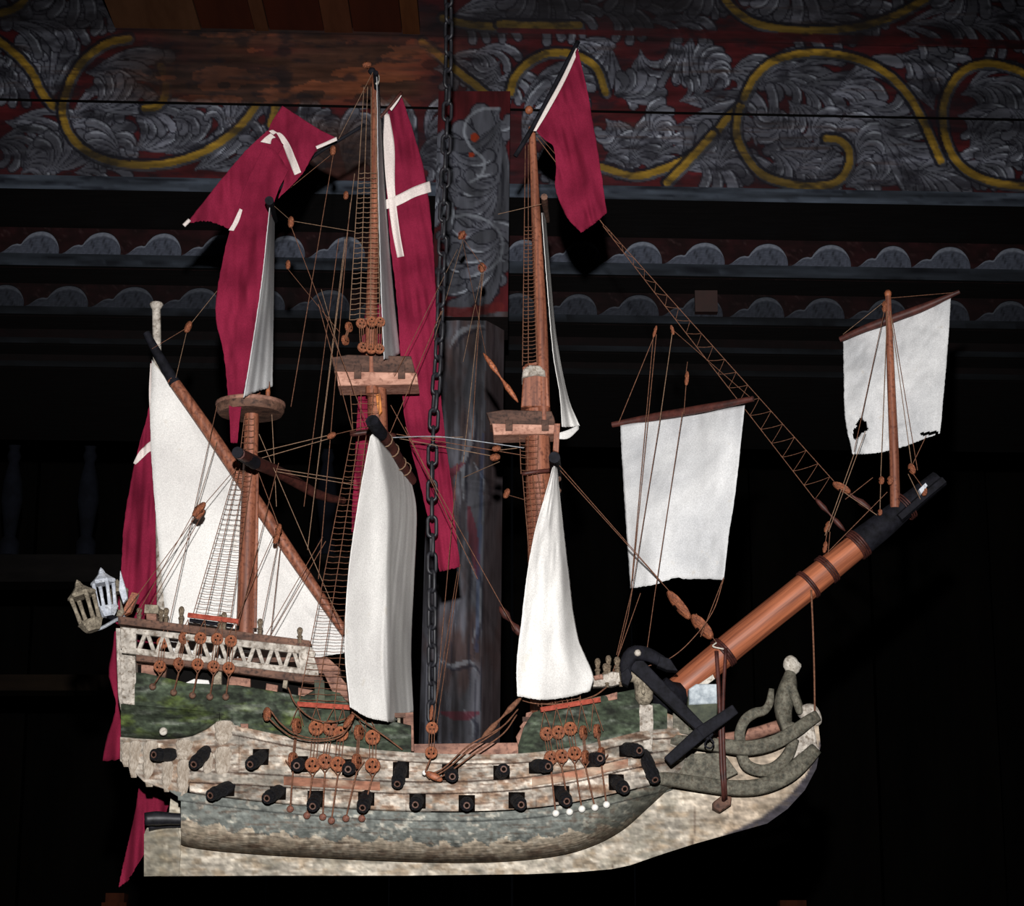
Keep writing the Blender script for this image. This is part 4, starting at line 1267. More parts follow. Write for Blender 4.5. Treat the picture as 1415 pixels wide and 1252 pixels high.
# --- bow: knight heads, cathead post, beak
hprism('bow_post', [(884, 972), (902, 974), (903, 1000), (901, 1038), (886, 1039), (882, 1000)], 0.004, 0.016, M_STONE)
p0 = H(890, 945, 0.012)
s = S(p0.y)
mk('carved_head', *xf(lathe([(5*s, -28*s), (8*s, -27*s), (12*s, -20*s), (13*s, -8*s), (14*s, 0), (15*s, 2*s), (15*s, 10*s), (12*s, 16*s), (6*s, 18*s)], 12), frame_matrix(p0, (0, -.25, 1))), M_OLIVE, ship, True)
nose = H(889, 956, 0.026)
mk('nose', *xf(lathe([(0.0012, 0.007), (0.0028, 0.0), (0.0015, -0.003)], 8), Matrix.Translation(nose)), M_OLIVE, bpy.data.objects['carved_head'], True)
mk('cathead', *ctube([H(858, 936, 0.006), H(875, 934, 0.01), H(890, 940, 0.016)], 0.0085, 8, 8), M_OLIVE, ship, True)
mk('pin_rail', *prism([(818, 937), (846, 928), (860, 930), (860, 944), (846, 948), (818, 949)], -0.07, -0.055, 0.001), M_STONE, ship)
mk('pin_rail', *prism([(820, 934), (832, 931), (834, 938), (822, 940)], -0.074, -0.05, 0.001), M_PINK, ship)
for x, y, h, w in [(826, 938, 28, 10), (837, 941, 24, 11), (841, 932, 26, 10), (853, 934, 26, 11)]:
    pin(x, y, h, w, Y=-0.066)
for x, y in [(839, 947), (858, 946)]:
    pin(x, y + 3, 7, 8, Y=-0.07)
mk('bow_block', *prism([(951, 962), (960, 950), (990, 948), (992, 975), (990, 1008), (952, 1008), (950, 975)], -0.05, -0.02, 0.0015), M_GREEN, ship)
mk('bow_block', *prism([(952, 952), (962, 945), (991, 945), (991, 972), (952, 974)], -0.0515, -0.02, 0.0015), wood('worn_blue_grey', (120, 130, 138), (190, 198, 202), 90), ship)
mk('bow_block', *prism([(930, 985), (962, 1003), (985, 1012), (985, 1020), (930, 1012)], -0.045, -0.01, 0.001), M_GREYGREEN, ship)
mk('beak_panel', *prism([(938, 1042), (1000, 1040), (1020, 1068), (1000, 1078), (936, 1072)], -0.032, -0.006, 0.001), M_GREYGREEN, ship)
s_ = S(-.03)
mk('beak_rail', *ctube([P(897, 1076, -.052), P(925, 1077, -.046), P(970, 1084, -.036), (P(1010, 1089, -.032)), P(1050, 1087, -.03), P(1085, 1073, -.026), P(1110, 1052, -.020), P(1126, 1036, -.014)], [8.5*s_, 9*s_, 9.5*s_, 10*s_, 10.5*s_, 11*s_, 11.5*s_, 9*s_], 40, 16, 1.0, True), M_GREYGREEN, ship, True)
mk('beak_rail', *ctube([P(926, 1022, -.042), P(960, 1026, -.040), P(1000, 1031, -.038), P(1035, 1034, -.036), P(1070, 1026, -.032), P(1100, 1009, -.026), P(1118, 996, -.02), P(1128, 990, -.016)], [7*s_, 8*s_, 9*s_, 10*s_, 10*s_, 9.5*s_, 9*s_, 8*s_], 36, 16, 1.0, True), M_GREYGREEN, ship, True)
mk('beak_scroll', *ctube([P(1024, 1030, -.03), P(1022, 1014, -.03), P(1029, 996, -.029), P(1042, 986, -.028), P(1056, 982, -.026), P(1063, 972, -.024), P(1066, 952, -.024)], [7*s_, 7*s_, 7*s_, 7*s_, 6*s_, 5*s_, 3.5*s_], 26, 16, 1.0, True), M_GREYGREEN, ship, True)
mk('beak_scroll', *ctube([P(1024, 1042, -.03), P(1032, 1058, -.029), P(1052, 1065, -.028), P(1072, 1060, -.026), P(1088, 1044, -.024), P(1098, 1022, -.02)], [7*s_, 8*s_, 8*s_, 8*s_, 7.5*s_, 6*s_], 26, 16, 1.0, True), M_GREYGREEN, ship, True)
mk('far_beak_rail', *ctube([P(960, 1022, .03), P(1000, 1021, .026), P(1040, 1014, .022), P(1076, 1003, .018)], 0.0085, 16, 8), M_PINK, ship, True)
mk('far_beak_rail', *ctube([P(1000, 1062, .03), P(1040, 1056, .026), P(1076, 1046, .018)], 0.0075, 12, 8), M_PINK, ship, True)
mk('beak_prow', *prism([(1100, 1010), (1118, 992), (1124, 998), (1130, 1030), (1133, 1036), (1108, 1040), (1092, 1052), (1098, 1030)], -0.014, 0.012, 0.002), M_STONE, ship)
# --- figurehead: seated carved figure leaning on a small carved beast
def skin_obj(name, verts, edges, radii, mat, parent, levels=2, root=0):
    vv = [tuple(v) for v in verts]
    c = np.mean(np.array(vv), 0)
    me = bpy.data.meshes.new(name)
    me.from_pydata((np.array(vv) - c).tolist(), edges, [])
    o = bpy.data.objects.new(name, me); COL.objects.link(o)
    o.parent = parent; o.location = Vector(c) - wloc(parent); WORLD[o.name] = Vector(c)
    sk = o.modifiers.new('skin', 'SKIN'); sk.use_smooth_shade = True
    for i, r_ in enumerate(radii):
        d = me.skin_vertices[0].data[i]
        d.radius = (r_, r_); d.use_root = (i == root)
    ss = o.modifiers.new('sub', 'SUBSURF'); ss.levels = levels; ss.render_levels = levels
    me.materials.append(mat)
    return o
fv = [P(1078, 1000, -.012), P(1080, 982, -.012), P(1085, 962, -.012), P(1090, 945, -.012), P(1093, 922, -.012),
      P(1094, 952, -.026), P(1101, 970, -.026), P(1106, 988, -.022), P(1094, 952, .004), P(1102, 970, .004), P(1108, 986, .0),
      P(1088, 1008, -.024), P(1102, 1004, -.026), P(1088, 1008, .002), P(1102, 1004, .004)]
fe = [(0, 1), (1, 2), (2, 3), (3, 4), (3, 5), (5, 6), (6, 7), (3, 8), (8, 9), (9, 10), (0, 11), (11, 12), (0, 13), (13, 14)]
fr = [.016, .014, .0145, .0115, .0062, .0075, .0062, .0048, .0075, .0062, .0048, .0105, .0085, .0105, .0085]
fig = skin_obj('figurehead', fv, fe, fr, M_GREYGREEN, ship)
fig['label'] = 'carved grey-green seated figure at the beak'
hc = P(1094, 920, -.012)
hd = Matrix.Translation(hc) @ Matrix.Rotation(math.radians(-8), 4, 'Y')
def head_geo():
    V, F_ = [], []
    nu, nv = 16, 12
    for j in range(nv + 1):
        ph = math.pi * j / nv
        for i in range(nu):
            th = 2 * math.pi * i / nu
            x = math.sin(ph) * math.cos(th); y = math.sin(ph) * math.sin(th); z = math.cos(ph)
            r_ = 1.0
            if z < 0 and x > 0: r_ -= 0.06 * -z
            X = x * 0.0105 * r_; Y2 = y * 0.009; Z = z * 0.0135
            if x > .85 and -.35 < z < .15: X += 0.0026               # nose
            if x > .6 and -.75 < z < -.45: X += 0.0012               # chin
            if x < .35 and z > -.2: X *= 1.1; Z *= 1.06; Y2 *= 1.1   # hair
            V.append((X, Y2, Z))
    for j in range(nv):
        for i in range(nu):
            a, b = j * nu + i, j * nu + (i + 1) % nu
            F_.append((a, a + nu, b + nu, b))
    return V, F_
mk('head', *xf(head_geo(), hd), M_OLDWHITE, fig, True)
bv = [P(1104, 992, -.01), P(1112, 984, -.01), P(1122, 978, -.01), P(1128, 990, -.01), P(1131, 1004, -.01)]
skin_obj('carved_beast', bv, [(0, 1), (1, 2), (2, 3), (3, 4)], [.010, .012, .0105, .009, .006], M_STONE, ship)
# hanging loop and pin below the beak
mk('beak_cord', *ctube([P(990, 900, -.05), P(993, 950, -.058), P(995, 1000, -.06), P(997, 1060, -.052), P(999, 1084, -.05), P(1000, 1106, -.036)], 0.003, 20, 6), M_DARKWOOD, ship, True)
mk('beak_cord', *ctube([P(1003, 896, -.05), P(1000, 950, -.056), P(999, 1000, -.06), P(1001, 1060, -.052), P(1002, 1084, -.05), P(1003, 1104, -.036)], 0.0026, 20, 6), M_DARKWOOD, ship, True)
mk('peg', *prism([(986, 1108), (999, 1098), (1011, 1101), (1010, 1112), (995, 1122), (986, 1117)], -0.034, -0.009, 0.0015), M_BROWN, ship)

# ================================================================== SPARS
def spar(name, pts, radii, mat, n=10, seg=12, parent=ship, label=None):
    """pts (px, py, Y); radii in pixels"""
    q = [P(*p) for p in pts]
    r_ = [r * S(p[2]) for r, p in zip(radii, pts)]
    return mk(name, *ctube(q, r_, n, seg), mat, parent, True, label=label, autosmooth=60)
mizzen = spar('mizzen_mast', [(338, 900, 0), (342, 740, 0), (346, 640, 0), (348, 562, 0)], [12.5, 11.5, 10.5, 10], M_MAST, 16)
spar('mizzen_topmast', [(350, 600, .012), (358, 480, .012), (368, 380, .012), (376, 268, .012)], [7, 6, 4.5, 3], M_MAST, 12, parent=ship)
spar('mizzen_fish', [(352, 868, -.011), (354, 740, -.011), (355, 690, -.011), (356, 640, -.01)], [3, 3, 3, 2], M_MAST, 8, 6, parent=mizzen)
main = spar('main_mast', [(528, 1050, 0), (526, 800, 0), (523, 640, 0), (520, 500, 0)], [16, 16, 15, 13], M_MAST, 16)
spar('main_topmast', [(514, 545, -.014), (513, 440, -.014), (517, 300, -.012), (518, 102, -.01)], [9, 8, 6, 4], M_MAST, 14)
fore = spar('fore_mast', [(752, 1040, 0), (748, 800, 0), (744, 650, 0), (740, 505, 0)], [18, 18, 18, 16], M_MAST, 16)
spar('fore_topmast', [(752, 585, -.012), (749, 480, -.012), (742, 330, -.01), (735, 176, -.008)], [9, 9, 7, 5], M_MAST, 14)
bows = spar('bowsprit', [(922, 968, -.01), (1000, 902, -.01), (1100, 822, -.01), (1200, 742, -.01)], [20, 20, 20, 17.5], M_SPRIT, 16, 18, label='long orange-brown bowsprit rising forward')
spar('bowsprit_tip', [(1188, 751, -.01), (1215, 730, -.01), (1250, 701, -.01), (1297, 663, -.01)], [20.4, 18.6, 15, 13.5], M_BLACK, 10, 10, parent=bows)
spar('bowsprit_tip', [(1243, 716, -.028), (1275, 688, -.028), (1304, 664, -.028)], [7, 7, 7], M_BLACK, 6, 5, parent=bows)
mk('chip', *prism([(1270, 676), (1279, 667), (1282, 671), (1273, 683)], -0.045, -0.035, 0.0005), M_LANTERN, bows)
spar('bowsprit_heel', [(908, 950, -.036), (922, 962, -.032), (934, 962, -.02)], [19, 22, 20], M_BLACK, 8, 10, parent=bows)
mk('paint_chip', *prism([(966, 945), (985, 932), (988, 938), (972, 950)], -0.034, -0.028, 0.0005), M_OLDWHITE, bows)
def lashing(px, py, turns, w=2.0, slope=0.787):
    """cord wound round the bowsprit"""
    d = (P(1200, 742, 0) - P(1000, 902, 0)).normalized()
    c = P(px, py, -.01); r_ = 20.5 * S(0)
    u = Vector((0, 1, 0)); v = d.cross(u).normalized()
    pts = []
    n = turns * 16
    for k in range(n + 1):
        a = 2 * math.pi * k / 16
        pts.append(c + (u * math.cos(a) + v * math.sin(a)) * r_ + d * (k / 16 - turns / 2) * 0.0034)
    return mk('lashing', *tube(pts, w * S(0), 6), M_DARKWOOD, bows, True)
lashing(1000, 902, 3); lashing(1117, 808, 2); lashing(1143, 787, 3, 1.6); lashing(1185, 753, 4, 1.6); lashing(1250, 700, 3, 1.2)
stop = spar('sprit_topmast', [(1237, 702, -.02), (1236, 640, -.02), (1231, 520, -.02), (1227, 404, -.02)], [7, 6.5, 5.5, 4], M_MAST, 12)
# lateen yard
spar('lateen_yard', [(238, 524, .026), (300, 612, .026), (360, 702, .026), (430, 806, .026), (478, 876, .026)], [8, 9, 9, 8, 6], M_MAST, 16, label='long slanting lateen yard on the mizzen')
spar('lateen_yard_tip', [(202, 460, .026), (215, 484, .026), (242, 530, .026)], [5, 7, 8.3], M_BLACK, 8)
# square yards, running across the ship
spar('main_yard', [(515, 583, -.2), (535, 612, -.12), (552, 640, -.06), (569, 664, -.0)], [9, 9.5, 9, 7], M_DARKWOOD, 10, 12)
spar('main_yard_tip', [(514, 581, -.204), (519, 589, -.19), (526, 600, -.16)], [9.5, 9.5, 9.6], M_BLACK, 6, 12)
for (x, y, Y) in [(532, 608, -.133), (541, 622, -.10), (551, 640, -.065), (558, 648, -.04)]:
    d = P(569, 664, .0) - P(515, 583, -.2)
    mk('yard_ring', *xf(lathe([(.0098, -.001), (.0112, 0), (.0098, .001)], 12, False), frame_matrix(P(x, y, Y), d)), M_PALEROPE, bpy.data.objects['main_yard'], True)
spar('fore_yard', [(766, 632, -.2), (768, 650, -.06), (769, 668, .05), (771, 690, .16)], [8, 8, 8, 6], M_BLACK, 8)
mk('yard_coil', *ctube([P(766, 655, -.05), P(774, 662, -.04), P(764, 670, -.03), P(774, 678, -.02), P(766, 686, -.01), P(772, 692, 0)], 0.002, 30, 6), M_BROWN, ship, True)
spar('mizzen_yard', [(331, 627, -.16), (360, 642, -.05), (395, 658, .03), (440, 684, .10), (474, 692, .16)], [7.5, 9, 9, 7, 5], M_DARKWOOD, 10)
spar('mizzen_yard_tip', [(328, 625, -.164), (337, 631, -.13), (352, 640, -.09)], [8, 8.4, 9], M_BLACK, 5)
spar('sprit_yard', [(846, 587, .05), (900, 577, .03), (980, 563, -.02), (1041, 551, -.05)], [4, 6, 6, 4], M_DARKWOOD, 10)
spar('sprit_top_yard', [(1161, 469, .04), (1200, 452, .02), (1270, 427, -.002), (1326, 403, -.02)], [4, 6, 6, 3], M_DARKWOOD, 10)
spar('main_top_yard', [(519, 100, -.05), (521, 130, .0), (524, 160, .05)], [4, 4, 3], M_BLACK, 5, 8)
spar('mizzen_top_yard', [(372, 277, -.1), (376, 292, -.04), (380, 305, .05)], [6.5, 5, 4], M_BLACK, 6, 10)
spar('fore_top_yard', [(752, 272, -.06), (754, 290, .0), (757, 305, .06)], [5, 4, 3], M_BROWN, 6, 8)
mk('truck', *xf(lathe([(.002, -.005), (.005, -.002), (.006, .001), (.004, .005), (.001, .006)], 10), Matrix.Translation(P(514, 99, -.01))), M_BLACK, main, True)
mk('truck', *xf(lathe([(.002, -.006), (.005, -.004), (.006, 0), (.005, .004), (.002, .006)], 10), Matrix.Translation(P(731, 152, -.01))), M_BLOCK, fore, True)
mk('truck', *xf(lathe([(.0025, -.008), (.0045, -.004), (.0055, 0), (.003, .004)], 10), Matrix.Translation(P(1227, 405, -.02))), M_BLOCK, stop, True)
mk('white_knob', *xf(lathe([(.0018, -.01), (.0036, -.005), (.004, .002), (.002, .007)], 10), Matrix.Translation(P(521, 108, -.03))), M_OLDWHITE, main, True)
# stern ensign staff
staff = spar('ensign_staff', [(224, 862, .05), (221, 700, .05), (218, 540, .05), (216, 428, .05)], [7, 6.5, 6, 6], M_STONE, 10)
mk('staff_button', *xf(lathe([(.005, -.004), (.008, .0), (.010, .004), (.009, .007)], 12), Matrix.Translation(P(216, 425, .05))), M_STONE, staff, True)

# ------------------------------------------------------------------ tops
c = P(346, 569, 0)
mt = mk('mizzen_top', *xf(lathe([(.044, -.004), (.047, 0), (.0475, .007), (.044, .011), (.02, .012)], 28), Matrix.Translation(c)), M_BROWN, ship, True, label='round wooden platform on the mizzen mast', autosmooth=40)
mk('top_rim', *xf(lathe([(.0455, .006), (.0485, .0075), (.0485, .012), (.0455, .013)], 28, False), Matrix.Translation(c)), M_PINK, mt, True)
for x, y, w, h in [(318, 548, 8, 18), (352, 545, 9, 20), (370, 546, 7, 26)]:
    p = P(x, y + 6, .01)
    mk('top_peg', *xf(lathe([(w*.0004, 0), (w*.0005, h*.0004), (w*.0003, h*.001)], 8), Matrix.Translation(p)), M_BLOCK, mt, True)
def boxtop(name, label, x0, x1, yr0, yr1, yb0, yb1, depth):
    """square top: upper dark rim on knees over a pale board"""
    cx = (x0 + x1) / 2
    o = mk(name, *prism([(x0 + 8, yb0), (x1, yb0 + 2), (x1 + 2, yb1), (x0 + 10, yb1 + 2)], -depth, depth, 0.001), M_PALEBOARD, ship, label=label)
    mk('top_rim', *prism([(x0, yr0 + 4), (x0 + 24, yr0), (x1 - 8, yr0 + 2), (x1 - 4, yr1 - 8), (x1 - 3, yr1), (x0 + 6, yr1)], -depth * .92, -depth * .92 + .012, 0.001), M_TOPRIM, o)
    mk('top_rim', *prism([(x0 + 2, yr0 + 4), (x0 + 24, yr0 + 2), (x1 - 10, yr0 + 4), (x1 - 4, yr1), (x0 + 6, yr1)], depth * .8, depth * .92, 0.001), M_TOPRIM, o)
    mk('top_floor', *prism([(x0 + 5, yr1 - 5), (x1 - 3, yr1 - 5), (x1 - 3, yr1 + 1), (x0 + 5, yr1 + 1)], -depth * .9, depth * .9, 0.001), M_BROWN, o)
    for f in (.27, .78):
        xk = x0 + (x1 - x0) * f
        mk('top_knee', *prism([(xk, yr0 + 14), (xk + 10, yr0 + 14), (xk + 10, yb0 + 10), (xk, yb0 + 10)], -depth * 1.12, -depth * .9, 0.0006), M_TOPRIM, o)
    return o
boxtop('main_top', 'wooden platform on the main mast with a pale lower board', 457, 576, 490, 514, 513, 531, .024)
boxtop('fore_top', 'wooden platform on the fore mast with a pale lower board', 672, 770, 566, 586, 585, 599, .022)
mk('fore_mast_cap', *prism([(722, 506), (740, 503), (756, 508), (760, 562), (720, 562), (723, 520)], -.02, .016, 0.002), M_MAST, ship)
mk('mast_hood', *prism([(721, 522), (723, 510), (732, 504), (746, 505), (753, 512), (754, 520), (740, 518)], -.024, .01, 0.002), M_STONE, ship)
mk('mast_collar', *join(ctube([P(484, 600, -.03), P(515, 597, -.03), P(546, 603, -.02)], 0.0042, 8, 6)), M_DARKWOOD, ship, True)
mk('mast_collar', *ctube([P(721, 655, -.03), P(740, 652, -.03), P(762, 650, -.02)], 0.003, 8, 6), M_DARKWOOD, ship, True)
mk('mast_wedge', *prism([(519, 546), (525, 542), (528, 568), (523, 575)], -.022, -.012, 0.0008), wood('honey_wood', (170, 96, 40), (214, 140, 70), 80), main)
mk('fore_fish', *prism([(766, 585), (774, 585), (772, 625), (764, 622)], -.04, -.03, 0.0008), M_MAST, fore)

# ------------------------------------------------------------------ sails
def wr(ax, fx, ay=0, fy=0, seed=0, amp=0.004):
    return lambda u, v, px, py: amp * (float(fbm(np.array(u * fx), np.array(v * fy + 5.0), 1, 1, 3, 300 + seed)) - 0.5) * 2
def sail(name, curves, nu, nv, disp=None, label=None, hole=None, mat=None, parent=ship):
    v, f = sheet_geo(curves, nu, nv, disp, 0.0009, hole, .35)
    o = mk('sail' if name is None else name, v, f, mat or M_SAIL, parent, True, label=label)
    return o
# lateen
sail('lateen_sail', [
    [(210, 497, .036), (208, 600, .036), (216, 720, .036), (229, 850, .036), (240, 915, .036)],
    [(228, 522, .036), (262, 640, .045), (290, 780, .048), (310, 860, .045), (320, 918, .04)],
    [(260, 570, .036), (310, 690, .045), (350, 800, .048), (385, 870, .045), (395, 915, .04)],
    [(478, 868, .034), (478, 876, .034), (478, 885, .034), (477, 893, .034), (477, 902, .034)]], 40, 60, wr(0, 4, 0, 3, 1, .006), 'triangular off-white lateen sail under the slanting yard')
# main course: near half faces the light, far half turns away
rip = lambda u, v, px, py: (0.0011 * math.sin(u * 48 + 3 * v) + 0.0005 * math.sin(u * 90 - 4 * v)) * min(1, max(0, (u - .52) * 8)) * (0.5 + .5 * v) + 0.004 * (float(fbm(np.array(u * 3), np.array(v * 4), 1, 1, 3, 320)) - .5)
sail('main_course', [
    [(512, 603, -.195), (496, 690, -.205), (481, 800, -.21), (477, 900, -.21), (484, 977, -.20)],
    [(515, 600, -.192), (514, 690, -.187), (506, 800, -.183), (506, 900, -.183), (508, 991, -.175)],
    [(518, 603, -.19), (534, 690, -.168), (533, 800, -.160), (534, 900, -.158), (534, 997, -.15)],
    [(520, 604, -.187), (538, 690, -.158), (537, 800, -.148), (538, 900, -.146), (538, 998, -.14)],
    [(524, 608, -.18), (543, 695, -.135), (541, 800, -.126), (542, 900, -.125), (541, 998, -.12)],
    [(545, 632, -.085), (558, 705, -.070), (556, 800, -.06), (555, 900, -.055), (555, 993, -.05)],
    [(568, 661, .0), (576, 705, .01), (573, 800, .02), (569, 900, .02), (572, 984, .02)]], 90, 80, rip, 'tall white main course, one half in grey shade')
sail('fore_course', [
    [(764, 646, -.19), (736, 750, -.185), (719, 870, -.17), (714, 920, -.165), (715, 962, -.155)],
    [(766, 644, -.188), (757, 750, -.172), (748, 870, -.158), (746, 925, -.152), (750, 967, -.145)],
    [(768, 645, -.184), (773, 750, -.155), (779, 870, -.145), (784, 925, -.14), (786, 963, -.13)],
    [(770, 647, -.175), (786, 790, -.115), (799, 880, -.11), (820, 934, -.115), (816, 955, -.11)]], 50, 70,
    lambda u, v, px, py: 0.012 * (float(fbm(np.array(u * 3.2 + v), np.array(v * 4.0), 1, 1, 3, 340)) - .5) + .0016 * math.sin(u * 18 + v * 6) * v, 'white fore course bellied to the right')
vr = lambda amp, f, ph=0: (lambda u, v, px, py: amp * math.sin(u * f + ph + v * 1.5) * (0.3 + v))
sail('main_topsail', [[(521, 106, -.05), (523, 250, -.06), (527, 400, -.06), (531, 496, -.05)], [(523, 107, .0), (528, 250, .0), (535, 390, .0), (541, 496, .0)], [(524, 112, .05), (532, 250, .06), (543, 390, .07), (553, 488, .06)]], 26, 80, vr(.0009, 18), 'narrow grey-white main topsail seen edge-on', mat=M_SAIL_GREY)
sail('fore_topsail', [[(749, 294, -.05), (757, 400, -.06), (765, 490, -.06), (774, 545, -.055), (777, 590, -.04)], [(751, 294, .0), (759, 400, .0), (768, 490, -.01), (781, 548, -.02), (788, 590, -.02)], [(754, 296, .05), (761, 380, .05), (770, 470, .03), (786, 550, .0), (801, 588, -.01)]], 24, 60, vr(.0012, 14), 'narrow white fore topsail seen edge-on')
mk('sail_corner', *sheet_geo([[(766, 600, -.04), (766, 606, -.04)], [(785, 594, -.03), (785, 606, -.03)], [(800, 587, -.02), (800, 593, -.02)]], 10, 5), M_SAIL, ship, True)
sail('mizzen_topsail', [[(373, 287, -.09), (362, 390, -.08), (347, 490, -.08), (337, 549, -.07)], [(376, 287, -.03), (371, 400, -.03), (362, 480, -.03), (355, 541, -.03)], [(380, 290, .05), (379, 400, .04), (378, 480, .03), (377, 534, .02)]], 34, 70, vr(.0014, 20), 'wrinkled grey-white mizzen topsail', mat=M_SAIL_GREY)
sail('sprit_sail', [
    [(857, 588, .045), (862, 680, .03), (866, 740, .025), (871, 813, .03)],
    [(895, 581, .035), (898, 690, .0), (901, 745, -.005), (903, 808, .0)],
    [(936, 575, .02), (936, 690, -.02), (935, 740, -.02), (936, 798, -.01)],
    [(945, 573, .015), (945, 690, -.022), (945, 740, -.02), (946, 800, -.01)],
    [(985, 567, -.01), (982, 680, -.035), (975, 740, -.03), (972, 800, -.02)],
    [(1029, 560, -.04), (1016, 680, -.05), (1007, 740, -.045), (1000, 801, -.04)]], 56, 56, wr(0, 5, 0, 5, 5, .006), 'squarish white spritsail below the laced stay', mat=M_SAIL_GREY)
def hole_(x, y):
    r_ = math.hypot((x - 1189 - (591 - y) * .35) / 9.5, (y - 591) / 14.5)
    a = math.atan2(y - 591, x - 1189)
    slit = abs(y - (600 + (x - 1272) * -0.1)) < 2.2 and 1272 < x < 1297
    return r_ < 0.9 + 0.2 * math.sin(a * 3 + 1) + .1 * math.sin(a * 7) or slit
sail('sprit_topsail', [
    [(1165, 470, .045), (1166, 530, .03), (1168, 580, .03), (1178, 628, .035)],
    [(1200, 456, .03), (1204, 520, .005), (1206, 580, .0), (1212, 626, .01)],
    [(1245, 441, .012), (1250, 520, -.004), (1250, 580, .0), (1250, 617, .01)],
    [(1285, 425, .0), (1285, 500, -.012), (1280, 560, -.008), (1278, 606, .0)],
    [(1314, 412, -.012), (1309, 490, -.012), (1304, 545, -.01), (1299, 599, -.005)]], 90, 90, wr(0, 5, 0, 5, 6, .007), 'square white sail with a torn hole high on the sprit topmast', hole_, M_SAIL_GREY)

# ------------------------------------------------------------------ standing rigging
def shrouds(lines, n, first=0.0, last=1.0, r=0.0006, rr=0.00042, name='shroud', mat=None):
    """lines: list of ((px,py,Y) foot, (px,py,Y) head); n rungs"""
    L_ = [(P(*a), P(*b)) for a, b in lines]
    g = join(*[rope_geo(a, b, r) for a, b in L_])
    o = mk(name, *g, mat or M_ROPE, ship)
    rg = []
    for k in range(n):
        t = first + (last - first) * k / max(1, n - 1)
        pts = [a.lerp(b, t) for a, b in L_]
        for q0, q1 in zip(pts[:-1], pts[1:]):
            m_ = q0.lerp(q1, .5); m_.z -= 0.0008
            rg.append(tube([q0, m_, q1], rr, 4))
    mk('ratline', *join(*rg), mat or M_ROPE, o)
    return o
shrouds([((266, 852, -.085), (328, 640, -.018)), ((283, 854, -.085), (333, 640, -.018)), ((300, 856, -.085), (341, 640, -.018)), ((318, 858, -.085), (350, 640, -.018))], 30, .02, .95)
shrouds([((330, 640, -.018), (338, 575, -.016)), ((340, 640, -.018), (344, 575, -.016)), ((350, 640, -.018), (352, 575, -.016))], 8, .05, .95)
shrouds([((412, 975, -.11), (486, 602, -.03)), ((437, 976, -.11), (496, 602, -.03)), ((462, 977, -.11), (506, 602, -.03)), ((486, 978, -.11), (516, 602, -.03))], 46, .0, .97)
shrouds([((488, 602, -.03), (484, 540, -.045)), ((498, 602, -.03), (499, 538, -.045)), ((512, 600, -.03), (516, 538, -.045)), ((523, 600, -.03), (524, 538, -.045))], 5, .1, .9)
shrouds([((749, 980, -.1), (722, 656, -.03)), ((764, 977, -.1), (729, 656, -.03)), ((778, 975, -.1), (736, 656, -.03)), ((791, 973, -.1), (743, 656, -.03)), ((803, 970, -.1), (750, 656, -.03))], 40, .02, .97)
shrouds([((720, 655, -.03), (718, 600, -.04)), ((729, 655, -.03), (730, 600, -.04)), ((742, 655, -.03), (744, 600, -.04))], 6, .1, .9)
# topmast shrouds
shrouds([((483, 442, -.05), (503, 120, -.012)), ((497, 440, -.05), (508, 120, -.012)), ((512, 440, -.05), (513, 120, -.012)), ((525, 440, -.05), (518, 120, -.012))], 30, .0, .62, .0006, .0005, mat=M_PALEROPE)
shrouds([((722, 505, -.045), (726, 200, -.01)), ((730, 505, -.045), (730, 200, -.01)), ((742, 503, -.045), (735, 200, -.01))], 36, .02, .62, .0006, .00045)
shrouds([((318, 545, -.04), (370, 300, -.0)), ((335, 545, -.04), (372, 300, .0))], 14, .05, .6, .0005, .0004)
# forestay with zigzag crowsfeet lacing
def zig(a0, a1, b0, b1, n, r=.00035):
    A0, A1, B0, B1 = P(*a0), P(*a1), P(*b0), P(*b1)
    g = [rope_geo(A0, A1, .00055), rope_geo(B0, B1, .00055)]
    for k in range(n):
        t0, t1 = k / n, (k + .5) / n; t2 = (k + 1) / n
        g.append(rope_geo(A0.lerp(A1, t0), B0.lerp(B1, t1), r, .001)); g.append(rope_geo(B0.lerp(B1, t1), A0.lerp(A1, t2), r, .001))
    return mk('laced_stay', *join(*g), M_ROPE, ship, label='double stay laced zigzag from the fore topmast to the bowsprit')
zig((833, 312, -.01), (1126, 690, -.01), (836, 312, -.01), (1155, 668, -.01), 20)
mk('stay', *rope_geo(P(742, 190, -.01), P(835, 312, -.01), .0007), M_ROPE, ship)

# ------------------------------------------------------------------ blocks and deadeyes
de = lathe([(.7, -.34), (.94, -.3), (1.0, -.14), (.93, 0), (1.0, .14), (.94, .3), (.7, .34)], 16)
de_me = raw_mesh('deadeye', de, M_BLOCK_U, True, 40)
holes = [xf(lathe([(.17, .34), (.17, .362)], 8), Matrix.Translation((math.cos(a) * .42, math.sin(a) * .42, 0))) for a in (math.pi / 2, math.pi * 7 / 6, math.pi * 11 / 6)]
dh_me = raw_mesh('lanyard_hole', join(*holes), M_HOLE, False)
bl = lathe([(.25, -1.15), (.55, -.95), (.82, -.5), (.88, 0), (.82, .5), (.55, .95), (.25, 1.15)], 12)
def block_geo():
    v, f = bl
    V = []
    for x, y, z in v:
        g_ = 0.78 if abs(y) < .3 and abs(x) > .5 else 1.0
        V.append((x * g_, y * .62, z))
    return V, f
bl_me = raw_mesh('block', block_geo(), M_BLOCK_U, True, 50)
bh_me = raw_mesh('sheave', xf(lathe([(.2, -.6), (.2, .6)], 8), Matrix.Rotation(math.pi / 2, 4, 'X')), M_HOLE, False)
